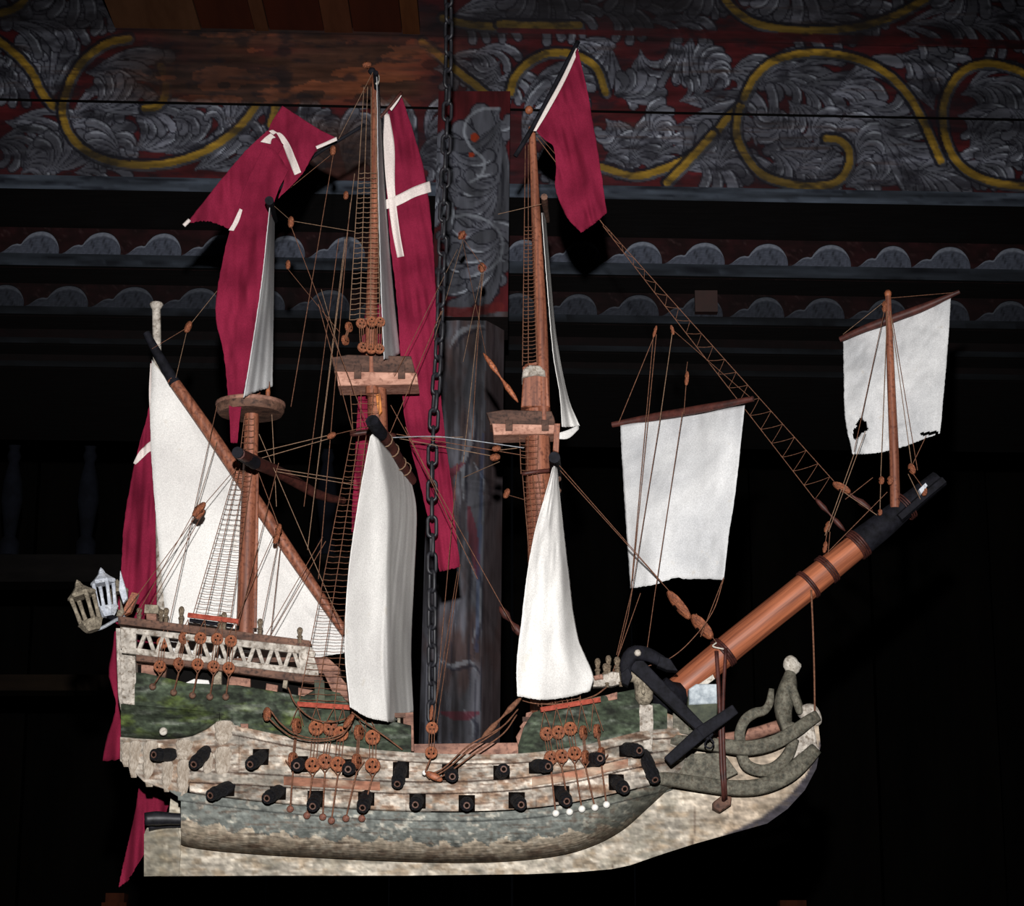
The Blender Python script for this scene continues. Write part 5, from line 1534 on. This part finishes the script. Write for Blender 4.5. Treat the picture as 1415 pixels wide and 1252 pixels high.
def deadeye(px, py, r, Y, turn=0.0, tilt=0.0):
    """turn swings the disc edge-on"""
    n = Vector((math.sin(turn), -math.cos(turn), tilt))
    M = frame_matrix(P(px, py, Y), n, (0, 0, 1), (r * S(Y),) * 3)
    o = inst('deadeye', de_me, M, ship)
    sub_inst('lanyard_hole', dh_me, o)
    return o
def block(px, py, w, h, Y, ang=0.0, turn=0.3):
    """ang tilts the long axis in the picture plane (degrees from upright)"""
    s = S(Y)
    a = math.radians(ang)
    z = Vector((math.sin(a), 0, math.cos(a)))
    M = frame_matrix(P(px, py, Y), z, (0, 1, 0)) @ Matrix.Rotation(math.pi / 2 + turn, 4, 'Z') @ Matrix.Diagonal((w / 2 * s / .85, w / 2 * s / .85, h / 2 * s / 1.1, 1))
    o = inst('block', bl_me, M, ship)
    sub_inst('sheave', bh_me, o)
    return o
def tackle(u, l, foot, r, Yu, Yl, turn=0.0, pinmat=None, head=None):
    deadeye(u[0], u[1], r, Yu, turn); deadeye(l[0], l[1], r, Yl, turn)
    g = []
    for k in (-1, 0, 1):
        dx = k * r * .42 * math.cos(turn)
        g.append(rope_geo(P(u[0] + dx, u[1], Yu - .0038), P(l[0] + dx, l[1], Yl - .0038), .0006))
    mk('lanyard', *join(*g), M_ROPE, ship)
    if head:
        mk('shroud_end', *join(rope_geo(P(u[0] - r * .9, u[1], Yu), P(head[0], head[1], Yu), .0006), rope_geo(P(u[0] + r * .9, u[1], Yu), P(head[0], head[1], Yu), .0006)), M_ROPE, ship)
    if foot:
        fY = -(hb(*foot) + .004)
        q = P(foot[0], foot[1], fY)
        strap = [rope_geo(P(l[0] - r, l[1], Yl), P(l[0], l[1] + r * 1.5, Yl - .001), .0008), rope_geo(P(l[0] + r, l[1], Yl), P(l[0], l[1] + r * 1.5, Yl - .001), .0008),
                 rope_geo(P(l[0], l[1] + r * 1.4, Yl - .001), P(*( (l[0] + foot[0]) / 2, (l[1] + foot[1]) / 2 + 6, min(Yl, fY) - .006)), .0012),
                 rope_geo(P(*((l[0] + foot[0]) / 2, (l[1] + foot[1]) / 2 + 6, min(Yl, fY) - .006)), q, .0012)]
        mk('chain_plate', *join(*strap), M_ROPE, ship)
        mk('plate_pin', *xf(lathe([(.0036, -.002), (.0048, 0), (.0044, .003), (.002, .005)], 10), frame_matrix(q, (0, -1, 0))), pinmat or M_BORE, ship, True)
yv = lambda x, y, o=.014: -(hb(x, y) + o)
for u, l, f, t in [((225, 888), (221, 921), (211, 949), 0), ((254, 882), (247, 917), (240, 957), .9), ((277, 882), (273, 918), (266, 961), .3), ((300, 883), (295, 921), (290, 963), .4), ((319, 886), (316, 923), (312, 963), .2)]:
    tackle(u, l, f, 8.5, yv(*u), yv(*l), t, M_BROWN, head=(u[0] + 6, u[1] - 26))
for u, l, f, t, h in [((410, 1003), (405, 1050), (401, 1118), 1.25, (412, 976)), ((437, 1006), (432, 1057), (424, 1127), 0, (437, 976)), ((456, 1006), (449, 1052), (446, 1129), .5, (462, 977)), ((471, 1014), (467, 1056), (458, 1134), .1, (474, 978)), ((496, 1012), (493, 1052), (478, 1131), 1.2, (486, 978)), ((515, 1019), (515, 1058), (500, 1131), 0, (505, 980))]:
    tackle(u, l, f, 10.5, yv(*u), yv(*l), t, M_BORE, head=h)
for u, l, f, t, h in [((755, 1014), (761, 1047), (768, 1124), .5, (752, 982)), ((771, 1012), (776, 1045), (787, 1122), .35, (769, 978)), ((788, 1007), (794, 1041), (804, 1118), 0, (786, 975)), ((806, 1012), (809, 1046), (822, 1116), 1.2, (803, 972)), ((825, 1010), (831, 1042), (838, 1112), 1.25, (820, 970))]:
    tackle(u, l, f, 9.5, yv(*u), yv(*l), t, M_PINWHITE, head=h)
for u, l, t in [((482, 452), (477, 470), 1.1), ((499, 447), (501, 480), .5), ((514, 445), (513, 482), 0), ((525, 445), (524, 482), .3)]:
    tackle(u, l, None, 7.5, -.056, -.056, t)
tackle((597, 1006), (596, 1040), None, 8.5, -.14, -.145, 0)
mk('lanyard_hook', *ctube([P(595, 1048, -.146), P(591, 1058, -.144), P(588, 1068, -.138), P(594, 1076, -.136)], .0012, 10, 6), M_ROPE, ship, True)
mk('hook_pin', *xf(lathe([(.003, 0), (.0038, .003), (.002, .005)], 8), frame_matrix(P(587, 1068, -.134), (0, -1, 0))), M_PINWHITE, ship, True)
mk('lower_block', *xf(block_geo(), frame_matrix(P(600, 1073, -.14), (1, 0, -.5), (0, 1, 0), (.006, .006, .010))), M_BLOCK, ship, True)
# red spreader rods
for a, b in [((260, 850), (330, 859)), ((411, 973), (486, 978)), ((747, 981), (829, 967))]:
    mk('spreader_rod', *ctube([P(a[0], a[1], yv(*a, .012)), P(b[0], b[1], yv(*b, .012))], .0036, 4, 6), M_REDPAINT, ship)
mk('spreader_rod', *ctube([P(262, 857, -.07), P(322, 865, -.07)], .0028, 4, 6), M_BLACK, ship)
# mast blocks near deck, pulleys in the rigging
for b_ in [(402, 307, 14, 16, -.03, 0), (398, 366, 11, 13, .06, 0), (260, 452, 15, 17, .02, 20), (458, 602, 14, 13, -.05, 60), (275, 704, 17, 24, -.06, 40), (277, 711, 12, 16, -.055, 40), (385, 732, 13, 16, -.03, 10), (382, 744, 13, 16, -.03, 20),
           (638, 325, 12, 14, .12, 30), (666, 370, 13, 14, .12, 0), (686, 620, 14, 12, -.04, 80), (684, 632, 17, 14, -.05, 80), (700, 682, 13, 14, .05, 20), (478, 270, 12, 12, .05, 0), (460, 208, 14, 14, -.02, 0), (507, 90, 16, 13, .0, 80),
           (905, 458, 7, 17, -.01, 15), (929, 456, 7, 14, -.01, -15), (949, 523, 9, 20, -.02, 5), (1163, 674, 15, 26, -.02, -60), (1218, 664, 11, 11, -.03, 0), (1230, 664, 12, 12, -.03, 0), (1260, 648, 13, 15, -.03, -20), (1277, 679, 12, 13, -.04, 0),
           (1216, 708, 9, 9, -.03, 0), (1222, 424, 10, 16, -.025, 0), (369, 987, 18, 18, -.125, 0), (482, 996, 14, 22, -.15, 35), (712, 974, 8, 22, -.11, 35), (1143, 728, 10, 16, -.02, 20), (1140, 756, 9, 16, -.03, 10), (596, 985, 8, 20, -.12, 5)]:
    block(b_[0], b_[1], b_[2], b_[3], b_[4], b_[5])
# long twin tackle blocks
def twin(a, b, Y, r=.004, mat=None):
    A, B_ = P(*a, Y), P(*b, Y)
    d = B_ - A
    n = [A, A + d * .12, A + d * .3, A + d * .42, A + d * .5, A + d * .58, A + d * .7, A + d * .88, B_]
    mk('twin_tackle', *tube(n, [.0008, r * .8, r, r * .5, r * .3, r * .5, r, r * .8, .0008], 8), mat or M_BLOCK, ship, True)
twin((668, 488), (716, 556), -.02, .0042); twin((690, 838), (722, 880), -.03, .006, M_DARKWOOD); twin((1126, 688), (1168, 734), -.01, .004, M_DARKWOOD); twin((1152, 666), (1206, 706), -.01, .005, M_DARKWOOD); twin((722, 962), (664, 1022), -.13, .004, M_ROPE)
block(938, 836, 20, 46, -.03, -38); block(970, 866, 24, 40, -.03, -40)

# ------------------------------------------------------------------ running rigging
def line(pts, r=.0007, mat=None, sag=0.0, name='rope'):
    if len(pts) == 2:
        g = rope_geo(P(*pts[0]), P(*pts[1]), r, sag)
    else:
        g = ctube([P(*p) for p in pts], r, 8 * len(pts), 5)
    return mk(name, *g, mat or M_ROPE, ship, len(pts) > 2)
Lp = M_PALEROPE
for a, b in [((210, 482, .02), (260, 452, .02)), ((260, 452, .02), (300, 402, .03)), ((258, 458, .02), (243, 522, .02)),
             ((376, 282, -.08), (402, 305, -.03)), ((402, 305, -.03), (490, 320, -.03)), ((402, 312, -.03), (512, 600, -.05)), ((462, 205, -.02), (402, 562, -.05)), ((456, 215, -.02), (386, 272, -.02)),
             ((515, 100, -.02), (468, 192, -.02)), ((468, 330, .0), (420, 700, -.04)), ((477, 330, .0), (425, 760, -.05)), ((484, 280, .0), (440, 800, -.06)), ((490, 240, .0), (430, 720, -.02)),
             ((398, 372, .06), (470, 460, .03)), ((280, 700, -.06), (332, 640, -.02)), ((272, 712, -.06), (168, 852, -.08)), ((268, 708, -.06), (190, 848, -.08)), ((278, 714, -.06), (200, 850, -.07)), ((300, 560, -.02), (234, 860, -.08)), ((300, 610, .0), (272, 700, -.05)),
             ((385, 726, -.03), (352, 640, -.02)), ((384, 750, -.03), (360, 870, -.07)), ((388, 750, -.03), (374, 876, -.06)), ((378, 740, -.03), (320, 870, -.06)), ((446, 742, -.03), (366, 880, -.06)), ((450, 748, -.03), (372, 882, -.06)), 
             ((356, 625, -.03), (452, 602, -.05)), ((358, 634, -.03), (455, 606, -.05)), ((464, 600, -.05), (514, 588, -.1)), ((364, 645, -.02), (492, 665, .0)), ((372, 650, -.02), (500, 672, .0)), ((375, 560, .0), (382, 700, .0)), ((358, 600, -.02), (470, 860, -.06)), ((385, 640, -.03), (330, 860, -.06)),
             ((444, 400, -.03), (470, 490, -.04)), ((440, 420, -.02), (488, 598, -.03)),
             ((545, 520, -.03), (585, 440, -.06)), ((585, 440, -.06), (632, 345, .05)), ((530, 620, -.05), (610, 430, -.06)), ((560, 590, -.05), (660, 800, -.06)), ((540, 560, -.05), (712, 870, -.06)), ((632, 640, .05), (600, 1000, -.1)), ((636, 780, .05), (604, 1000, -.1)), ((632, 790, .06), (598, 1000, -.1)),
             ((535, 606, -.04), (640, 604, -.02)), ((552, 606, -.04), (690, 632, -.03)), ((548, 600, -.04), (728, 630, -.03)), ((690, 622, -.04), (725, 618, -.04)), ((702, 684, .04), (730, 692, .0)), ((690, 638, -.04), (640, 660, .05)),
             ((688, 296, -.03), (748, 282, -.03)), ((640, 330, .1), (670, 372, .1)), ((666, 376, .1), (640, 500, .02)), ((640, 330, .1), (600, 470, -.03)), ((639, 332, .11), (672, 492, -.02)), ((666, 377, .11), (652, 610, .0)), ((668, 377, .11), (640, 640, .04)),
             ((740, 182, -.01), (770, 216, -.01)), ((770, 640, -.15), (915, 805, -.02)), ((774, 650, -.12), (926, 818, -.02)), ((985, 882, -.03), (975, 868, -.03)), ((990, 888, -.03), (962, 848, -.03)), ((925, 820, -.03), (950, 850, -.03)),
             ((905, 462, -.01), (855, 584, .04)), ((907, 462, -.01), (874, 800, -.01)), ((903, 462, -.01), (872, 812, -.02)), ((929, 460, -.01), (912, 580, -.02)), ((912, 580, -.025), (868, 850, -.05)), ((948, 532, -.02), (945, 572, -.03)), ((943, 570, -.04), (905, 820, -.05)), ((874, 812, -.02), (852, 905, -.06)), ((885, 820, -.03), (846, 930, -.06)), ((905, 820, -.05), (893, 905, -.05)), ((868, 850, -.05), (848, 930, -.06)),
             ((948, 515, -.01), (950, 500, -.01)), ((1040, 552, -.05), (932, 458, -.01)), ((1000, 798, -.04), (968, 880, -.05)),
             ((1222, 430, -.03), (1180, 625, -.03)), ((1226, 430, -.03), (1217, 660, -.03)), ((1230, 430, -.03), (1260, 644, -.03)), ((1233, 440, -.03), (1268, 650, -.03)), ((1217, 668, -.03), (1216, 705, -.03)), ((1196, 596, -.03), (1145, 735, -.03)), ((1180, 628, -.02), (1140, 740, -.03)), ((1280, 602, -.03), (1258, 648, -.03)), ((1262, 655, -.03), (1277, 676, -.04)), ((1255, 655, -.03), (1272, 690, -.035)), ((1226, 680, -.03), (1145, 762, -.03)), ((1166, 680, -.02), (1212, 712, -.03)),
             ((1228, 412, -.02), (1322, 404, -.02)), ((1228, 412, -.02), (1165, 462, .03)), ((1206, 660, -.02), (1168, 690, -.02)), ((1143, 735, -.02), (1138, 765, -.02)), ((1147, 735, -.02), (1144, 768, -.02))]:
    thin = .0004 if (a[1] < 560 and b[1] < 560) else .00055
    line([a, b], thin, Lp if a[1] < 700 and random.random() < .4 else None)
line([(1121, 815, -.03), (1123, 860, -.03), (1125, 920, -.03), (1126, 985, -.02)], .0014, None)
line([(534, 605, -.05), (600, 603, -.06), (640, 607, -.05), (724, 619, -.05)], .0007, M_WIRE)
line([(990, 888, -.035), (985, 893, -.035), (1000, 897, -.035)], .0012, M_OLDWHITE)
# slack loops of rope along the rail
for pts in [[(369, 990, -.13), (385, 1005, -.135), (405, 1018, -.14), (440, 1024, -.14), (470, 1018, -.142), (484, 1002, -.15)],
            [(374, 982, -.13), (388, 1000, -.135), (410, 1015, -.14), (445, 1021, -.14), (475, 1012, -.142), (486, 998, -.15)],
            [(398, 950, -.11), (408, 972, -.12), (430, 992, -.13), (455, 998, -.135), (482, 992, -.15)],
            [(486, 984, -.16), (510, 1002, -.14), (535, 1020, -.13), (556, 1036, -.12)],
            [(712, 985, -.1), (690, 1008, -.125), (650, 1035, -.135), (618, 1062, -.14), (598, 1074, -.14)],
            [(714, 988, -.1), (695, 1014, -.125), (655, 1042, -.135), (622, 1066, -.142), (602, 1078, -.142)],
            [(716, 980, -.1), (694, 1004, -.125), (648, 1030, -.135), (612, 1062, -.14), (594, 1070, -.14)],
            [(716, 966, -.1), (740, 972, -.1), (780, 972, -.1), (820, 962, -.09), (838, 950, -.08)],
            [(1000, 800, -.045), (985, 845, -.05), (955, 885, -.055), (925, 910, -.058), (890, 922, -.06)]]:
    line(pts, .0011 if pts[0][1] > 940 else .0007)
for x0 in (724, 748, 765, 782, 800):
    line([(x0 + 18, 966 - (x0 - 724) * .02, -.105), (x0 + 20, 976 - (x0 - 724) * .1, -.105)], .0006)
# white lashings seen through the poop rail
hprism('canvas_roll', [(255, 944), (268, 938), (288, 940), (290, 947), (262, 949)], -.012, .01, M_SAIL)

# ================================================================== FLAGS (each tied on, a thing of its own)
def folds(x, y, sx, sy, amp, seed):
    return amp * (float(fbm(np.array(x), np.array(y), sx, sy, 3, 500 + 10 * seed)) - .5)

def flag(name, label, pieces, stripes, Yf, nu=36, nv=60, extra=None):
    """pieces: lists of curves of (px,py); stripes: lists of two edge curves; Yf(px,py) cloth depth"""
    base = min((p for pc in pieces for c in pc for p in c), key=lambda q: -q[1])
    root = empty('flag', P(base[0], base[1], Yf(*base)))
    tag(root, label, 'flag')
    for k, pc in enumerate(pieces):
        if isinstance(pc[0][0], (int, float)): pc = [pc]
        yo = .0025 * k
        cv = [[(x, y, 0) for x, y in c] for c in pc]
        v, f = sheet_geo(cv, nu, nv, lambda u, w, px, py: Yf(px, py) - yo, .0008, None, .6)
        mk('cloth', v, f, M_RED, root, True)
    for c0, c1, k in stripes:
        cv = [[(x, y, 0) for x, y in c0], [(x, y, 0) for x, y in c1]]
        v, f = sheet_geo(cv, 6, 40, lambda u, w, px, py: Yf(px, py) - .0018 - .0025 * k, .0006)
        mk('white_stripe', v, f, M_WHITE_STRIPE, root, True)
    return root

# mizzen: flag folded over its pole with a long tongue hanging down
def Ymz(x, y):
    return -.03 + .008 * math.sin(x * .06 + y * .02) + folds(x, y, 26, 90, .030, 1)
fm = flag('flag', 'crimson flag with white cross folded over the mizzen topmast, long tongue hanging', [
    [[(390, 146), (376, 168), (366, 192), (352, 215)], [(412, 160), (400, 190), (388, 215), (372, 236)], [(440, 178), (425, 200), (410, 222), (392, 246)], [(464, 190), (436, 210), (418, 240), (384, 275)]],
    [[(370, 180), (340, 208), (300, 255), (258, 308)], [(382, 190), (352, 225), (318, 272), (290, 306)], [(392, 200), (368, 240), (345, 280), (330, 322)]],
    [[(366, 200), (344, 245), (320, 310), (304, 378), (298, 435), (309, 490), (316, 560), (319, 612)], [(382, 210), (360, 260), (346, 330), (334, 420), (326, 500), (322, 560), (323, 612)], [(398, 235), (380, 275), (372, 320), (366, 370), (352, 470), (336, 545), (328, 612)]]],
    [([(369, 182), (378, 180), (388, 194), (398, 220), (407, 242)], [(372, 190), (386, 183), (398, 196), (408, 218), (416, 238)], 0),
     ([(360, 196), (366, 190), (374, 184)], [(374, 199), (376, 192), (381, 190)], 2.2),
     ([(331, 288), (322, 308), (316, 318)], [(335, 290), (330, 306), (323, 319)], 2.2)], Ymz, 40, 60)
pole = mk('flag_pole', *ctube([P(504, 172, -.012), P(470, 193, -.012), P(432, 217, -.012), (P(384, 262, -.012))], .0026, 10, 8), M_BLACK, fm, True)
mk('hoist_band', *sheet_geo([[(436, 202, -.046), (450, 196, -.046), (465, 189, -.046)], [(438, 206, -.046), (452, 200, -.046), (466, 194, -.046)]], 4, 16), M_WHITE_STRIPE, fm, True)
mk('tip_cap', *ctube([P(254, 312, -.03), P(262, 304, -.03)], .003, 4, 6), M_WHITE_STRIPE, fm, True)

# main: very long flag hanging behind the topsail
def Ymn(x, y):
    return .05 + .008 * math.sin(x * .05 - y * .015) + folds(x - y * .12, y, 24, 170, .034, 2)
fmn = flag('flag', 'long crimson flag with a white cross hanging beside the main topmast', [
    [[(538, 146), (532, 180), (534, 260), (540, 340), (549, 420), (553, 490), (560, 580), (578, 660), (596, 735), (608, 790)],
     [(544, 138), (550, 190), (558, 260), (564, 340), (572, 420), (577, 500), (584, 590), (598, 665), (610, 735), (621, 787)],
     [(553, 128), (572, 185), (588, 245), (598, 330), (603, 420), (606, 500), (612, 580), (622, 660), (629, 725), (636, 783)]],
    [[(506, 420), (498, 500), (492, 600), (488, 680), (486, 735)], [(518, 420), (510, 500), (506, 600), (500, 680), (496, 735)], [(532, 420), (524, 500), (520, 600), (512, 680), (505, 735)]]],
    [([(531, 155), (530, 200), (535, 265), (542, 320), (549, 356)], [(538, 158), (545, 200), (546, 265), (552, 320), (558, 354)], 0),
     ([(533, 276), (548, 270), (572, 258), (594, 250)], [(534, 289), (550, 284), (574, 272), (596, 265)], 0)], Ymn, 40, 110)
mk('flag_pole', *ctube([P(520, 168, .03), P(538, 148, .03), P(555, 127, .03)], .0024, 6, 8), M_DARKWOOD, fmn, True)
mk('hoist_band', *sheet_geo([[(536, 148, .03), (545, 138, .03), (552, 128, .03)], [(541, 153, .03), (549, 142, .03), (555, 132, .03)]], 4, 12), M_WHITE_STRIPE, fmn, True)

# fore: flag from a slanting staff
def Yfo(x, y):
    return -.02 + .006 * math.sin(y * .03 + x * .05) + folds(x - y * .22, y, 24, 110, .036, 3)
ffo = flag('flag', 'plain crimson flag on a slanting black staff at the fore topmast head', [
    [[(738, 178), (752, 192), (764, 202), (768, 225), (768, 262), (782, 298), (803, 322)], [(768, 124), (784, 165), (792, 210), (798, 250), (806, 290), (816, 313)], [(798, 66), (812, 128), (823, 190), (831, 240), (836, 275), (839, 294)]]],
    [], Yfo, 40, 60)
mk('flag_pole', *ctube([P(799, 57, -.024), P(770, 112, -.024), P(735, 178, -.024), P(712, 216, -.024)], .0034, 8, 8), M_BLACK, ffo, True)
mk('hoist_band', *sheet_geo([[(737, 181, -.034), (752, 152, -.034), (776, 108, -.034), (796, 66, -.034)], [(741, 181, -.034), (757, 155, -.034), (781, 111, -.034), (800, 69, -.034)]], 4, 24), M_WHITE_STRIPE, ffo, True)

# stern ensign: hangs from its staff, down behind the quarter
def Yst(x, y):
    return .085 + .01 * math.sin(x * .06 - y * .012) + folds(x + y * .06, y, 22, 190, .04, 4)
fst = flag('flag', 'crimson ensign with white stripe hanging from the stern staff behind the hull', [
    [[(209, 498), (205, 565), (186, 640), (172, 720), (167, 800), (156, 890), (150, 930), (160, 975), (146, 1025), (142, 1052)],
     [(212, 498), (210, 580), (202, 650), (194, 730), (190, 810), (186, 890), (184, 960), (180, 1020), (172, 1050)],
     [(217, 498), (217, 600), (217, 700), (220, 800), (222, 880), (222, 960), (220, 1020), (215, 1060)]],
    [[(196, 1060), (190, 1100), (180, 1150), (170, 1195), (164, 1226)], [(218, 1060), (214, 1105), (200, 1150), (184, 1190), (170, 1222)], [(245, 1060), (236, 1105), (222, 1140), (200, 1178), (176, 1218)]]],
    [([(213, 606), (200, 616), (190, 628), (184, 640)], [(215, 620), (204, 626), (194, 636), (187, 642)], 0),
     ([(208, 502), (206, 540), (207, 575), (209, 606)], [(211, 502), (212, 540), (213, 575), (214, 606)], 0)], Yst, 30, 90)

# ================================================================== CHAIN
path = [(620, -70), (620, 0), (619, 120), (613, 300), (606, 480), (598, 610), (597, 760), (597, 900), (597, 1010)]
q = cr([tuple(P(x, y, .004)) for x, y in path], 400)
seglen = np.concatenate([[0], np.cumsum(np.linalg.norm(q[1:] - q[:-1], axis=1))])
pitch = .0255
def link_geo(L=.034, Wd=.017, r=.0026):
    pts = []
    hl = L / 2 - Wd / 2; R = Wd / 2 - r
    for k in range(9):
        a = -math.pi / 2 + math.pi * k / 8
        pts.append((R * math.cos(a + math.pi / 2), 0, hl + R * math.sin(a + math.pi / 2)))
    for k in range(9):
        a = math.pi / 2 + math.pi * k / 8
        pts.append((R * math.cos(a + math.pi / 2), 0, -hl + R * math.sin(a + math.pi / 2)))
    n = len(pts); seg = 7
    V, F_ = [], []
    for i in range(n):
        t = (Vector(pts[(i + 1) % n]) - Vector(pts[i - 1])).normalized()
        ny = Vector((0, 1, 0)); nx = t.cross(ny)
        for k in range(seg):
            a = 2 * math.pi * k / seg
            V.append(Vector(pts[i]) + nx * math.cos(a) * r + ny * math.sin(a) * r)
    for i in range(n):
        for k in range(seg):
            a, b = i * seg + k, i * seg + (k + 1) % seg
            c_, d = ((i + 1) % n) * seg + k, ((i + 1) % n) * seg + (k + 1) % seg
            F_.append((a, b, d, c_))
    return V, F_
link_me = raw_mesh('chain_link', link_geo(), M_IRON, True, 60)
chain = empty('hanging_chain', P(597, 1010, .004))
tag(chain, 'black iron link chain the model ship hangs from', 'chain')
s_at = 0.0; k = 0
while s_at < seglen[-1]:
    p = Vector([np.interp(s_at, seglen, q[:, i]) for i in range(3)])
    p2 = Vector([np.interp(min(s_at + .01, seglen[-1]), seglen, q[:, i]) for i in range(3)])
    d = (p - p2) if (p - p2).length > 1e-6 else Vector((0, 0, 1))
    M = frame_matrix(p, d, (0, 1, 0)) @ Matrix.Rotation((math.pi / 2 if k % 2 else 0) + math.radians(25 + 30 * math.sin(k * .35)), 4, 'Z')
    inst('chain_link', link_me, M, chain)
    s_at += pitch; k += 1

# ================================================================== ANCHOR
anchor = empty('anchor', P(967, 1015, -.085))
tag(anchor, 'black wooden anchor with a long stock lashed to the bow', 'anchor')
def tb(a, b, w0, w1, Y0, Y1, th, name):
    """tapered square bar between two pixels"""
    A, B_ = P(*a, Y0), P(*b, Y1)
    z = (B_ - A).normalized(); y = Vector((0, -1, 0)); y = (y - z * y.dot(z)).normalized(); x = y.cross(z)
    s = S(Y0); V = []
    for c_, w in ((A, w0), (B_, w1)):
        for i, j in ((-1, -1), (1, -1), (1, 1), (-1, 1)):
            V.append(c_ + x * i * w / 2 * s + y * j * th / 2)
    o = mk(name, V, [(0, 1, 2, 3), (7, 6, 5, 4), (0, 4, 5, 1), (1, 5, 6, 2), (2, 6, 7, 3), (3, 7, 4, 0)], M_BLACK, anchor)
    bm = o.modifiers.new('bevel', 'BEVEL'); bm.width = .0016; bm.segments = 2; bm.limit_method = 'NONE'
    return o
tb((872, 912), (982, 1020), 22, 12, -.085, -.082, .013, 'shank')
tb((967, 1014), (1016, 980), 18, 14, -.094, -.094, .011, 'stock')
tb((968, 1013), (922, 1053), 18, 14, -.094, -.092, .011, 'stock')
mk('arm', *ctube([P(866, 940, -.085), P(865, 918, -.088), P(874, 904, -.09), P(892, 904, -.088), P(912, 913, -.085), P(932, 926, -.083)], [.006, .008, .0105, .009, .0075, .003], 20, 16, 1.0, True), M_BLACK, anchor, True)
mk('fluke', *prism([(912, 906), (926, 910), (937, 927), (922, 926), (908, 920)], -.096, -.078, .001), M_BLACK, anchor)
mk('fluke', *prism([(858, 930), (868, 922), (874, 934), (868, 948), (860, 944)], -.096, -.078, .001), M_BLACK, anchor)
mk('ring', *ctube([P(979, 1018, -.088), P(986, 1026, -.09), P(982, 1034, -.09), P(974, 1030, -.088), P(978, 1020, -.086)], .0012, 20, 6), M_BLACK, anchor, True)
mk('crown_peg', *xf(lathe([(.0035, 0), (.005, .004), (.003, .008)], 8), frame_matrix(P(881, 904, -.098), (0, -1, .3))), M_STONE, anchor, True)
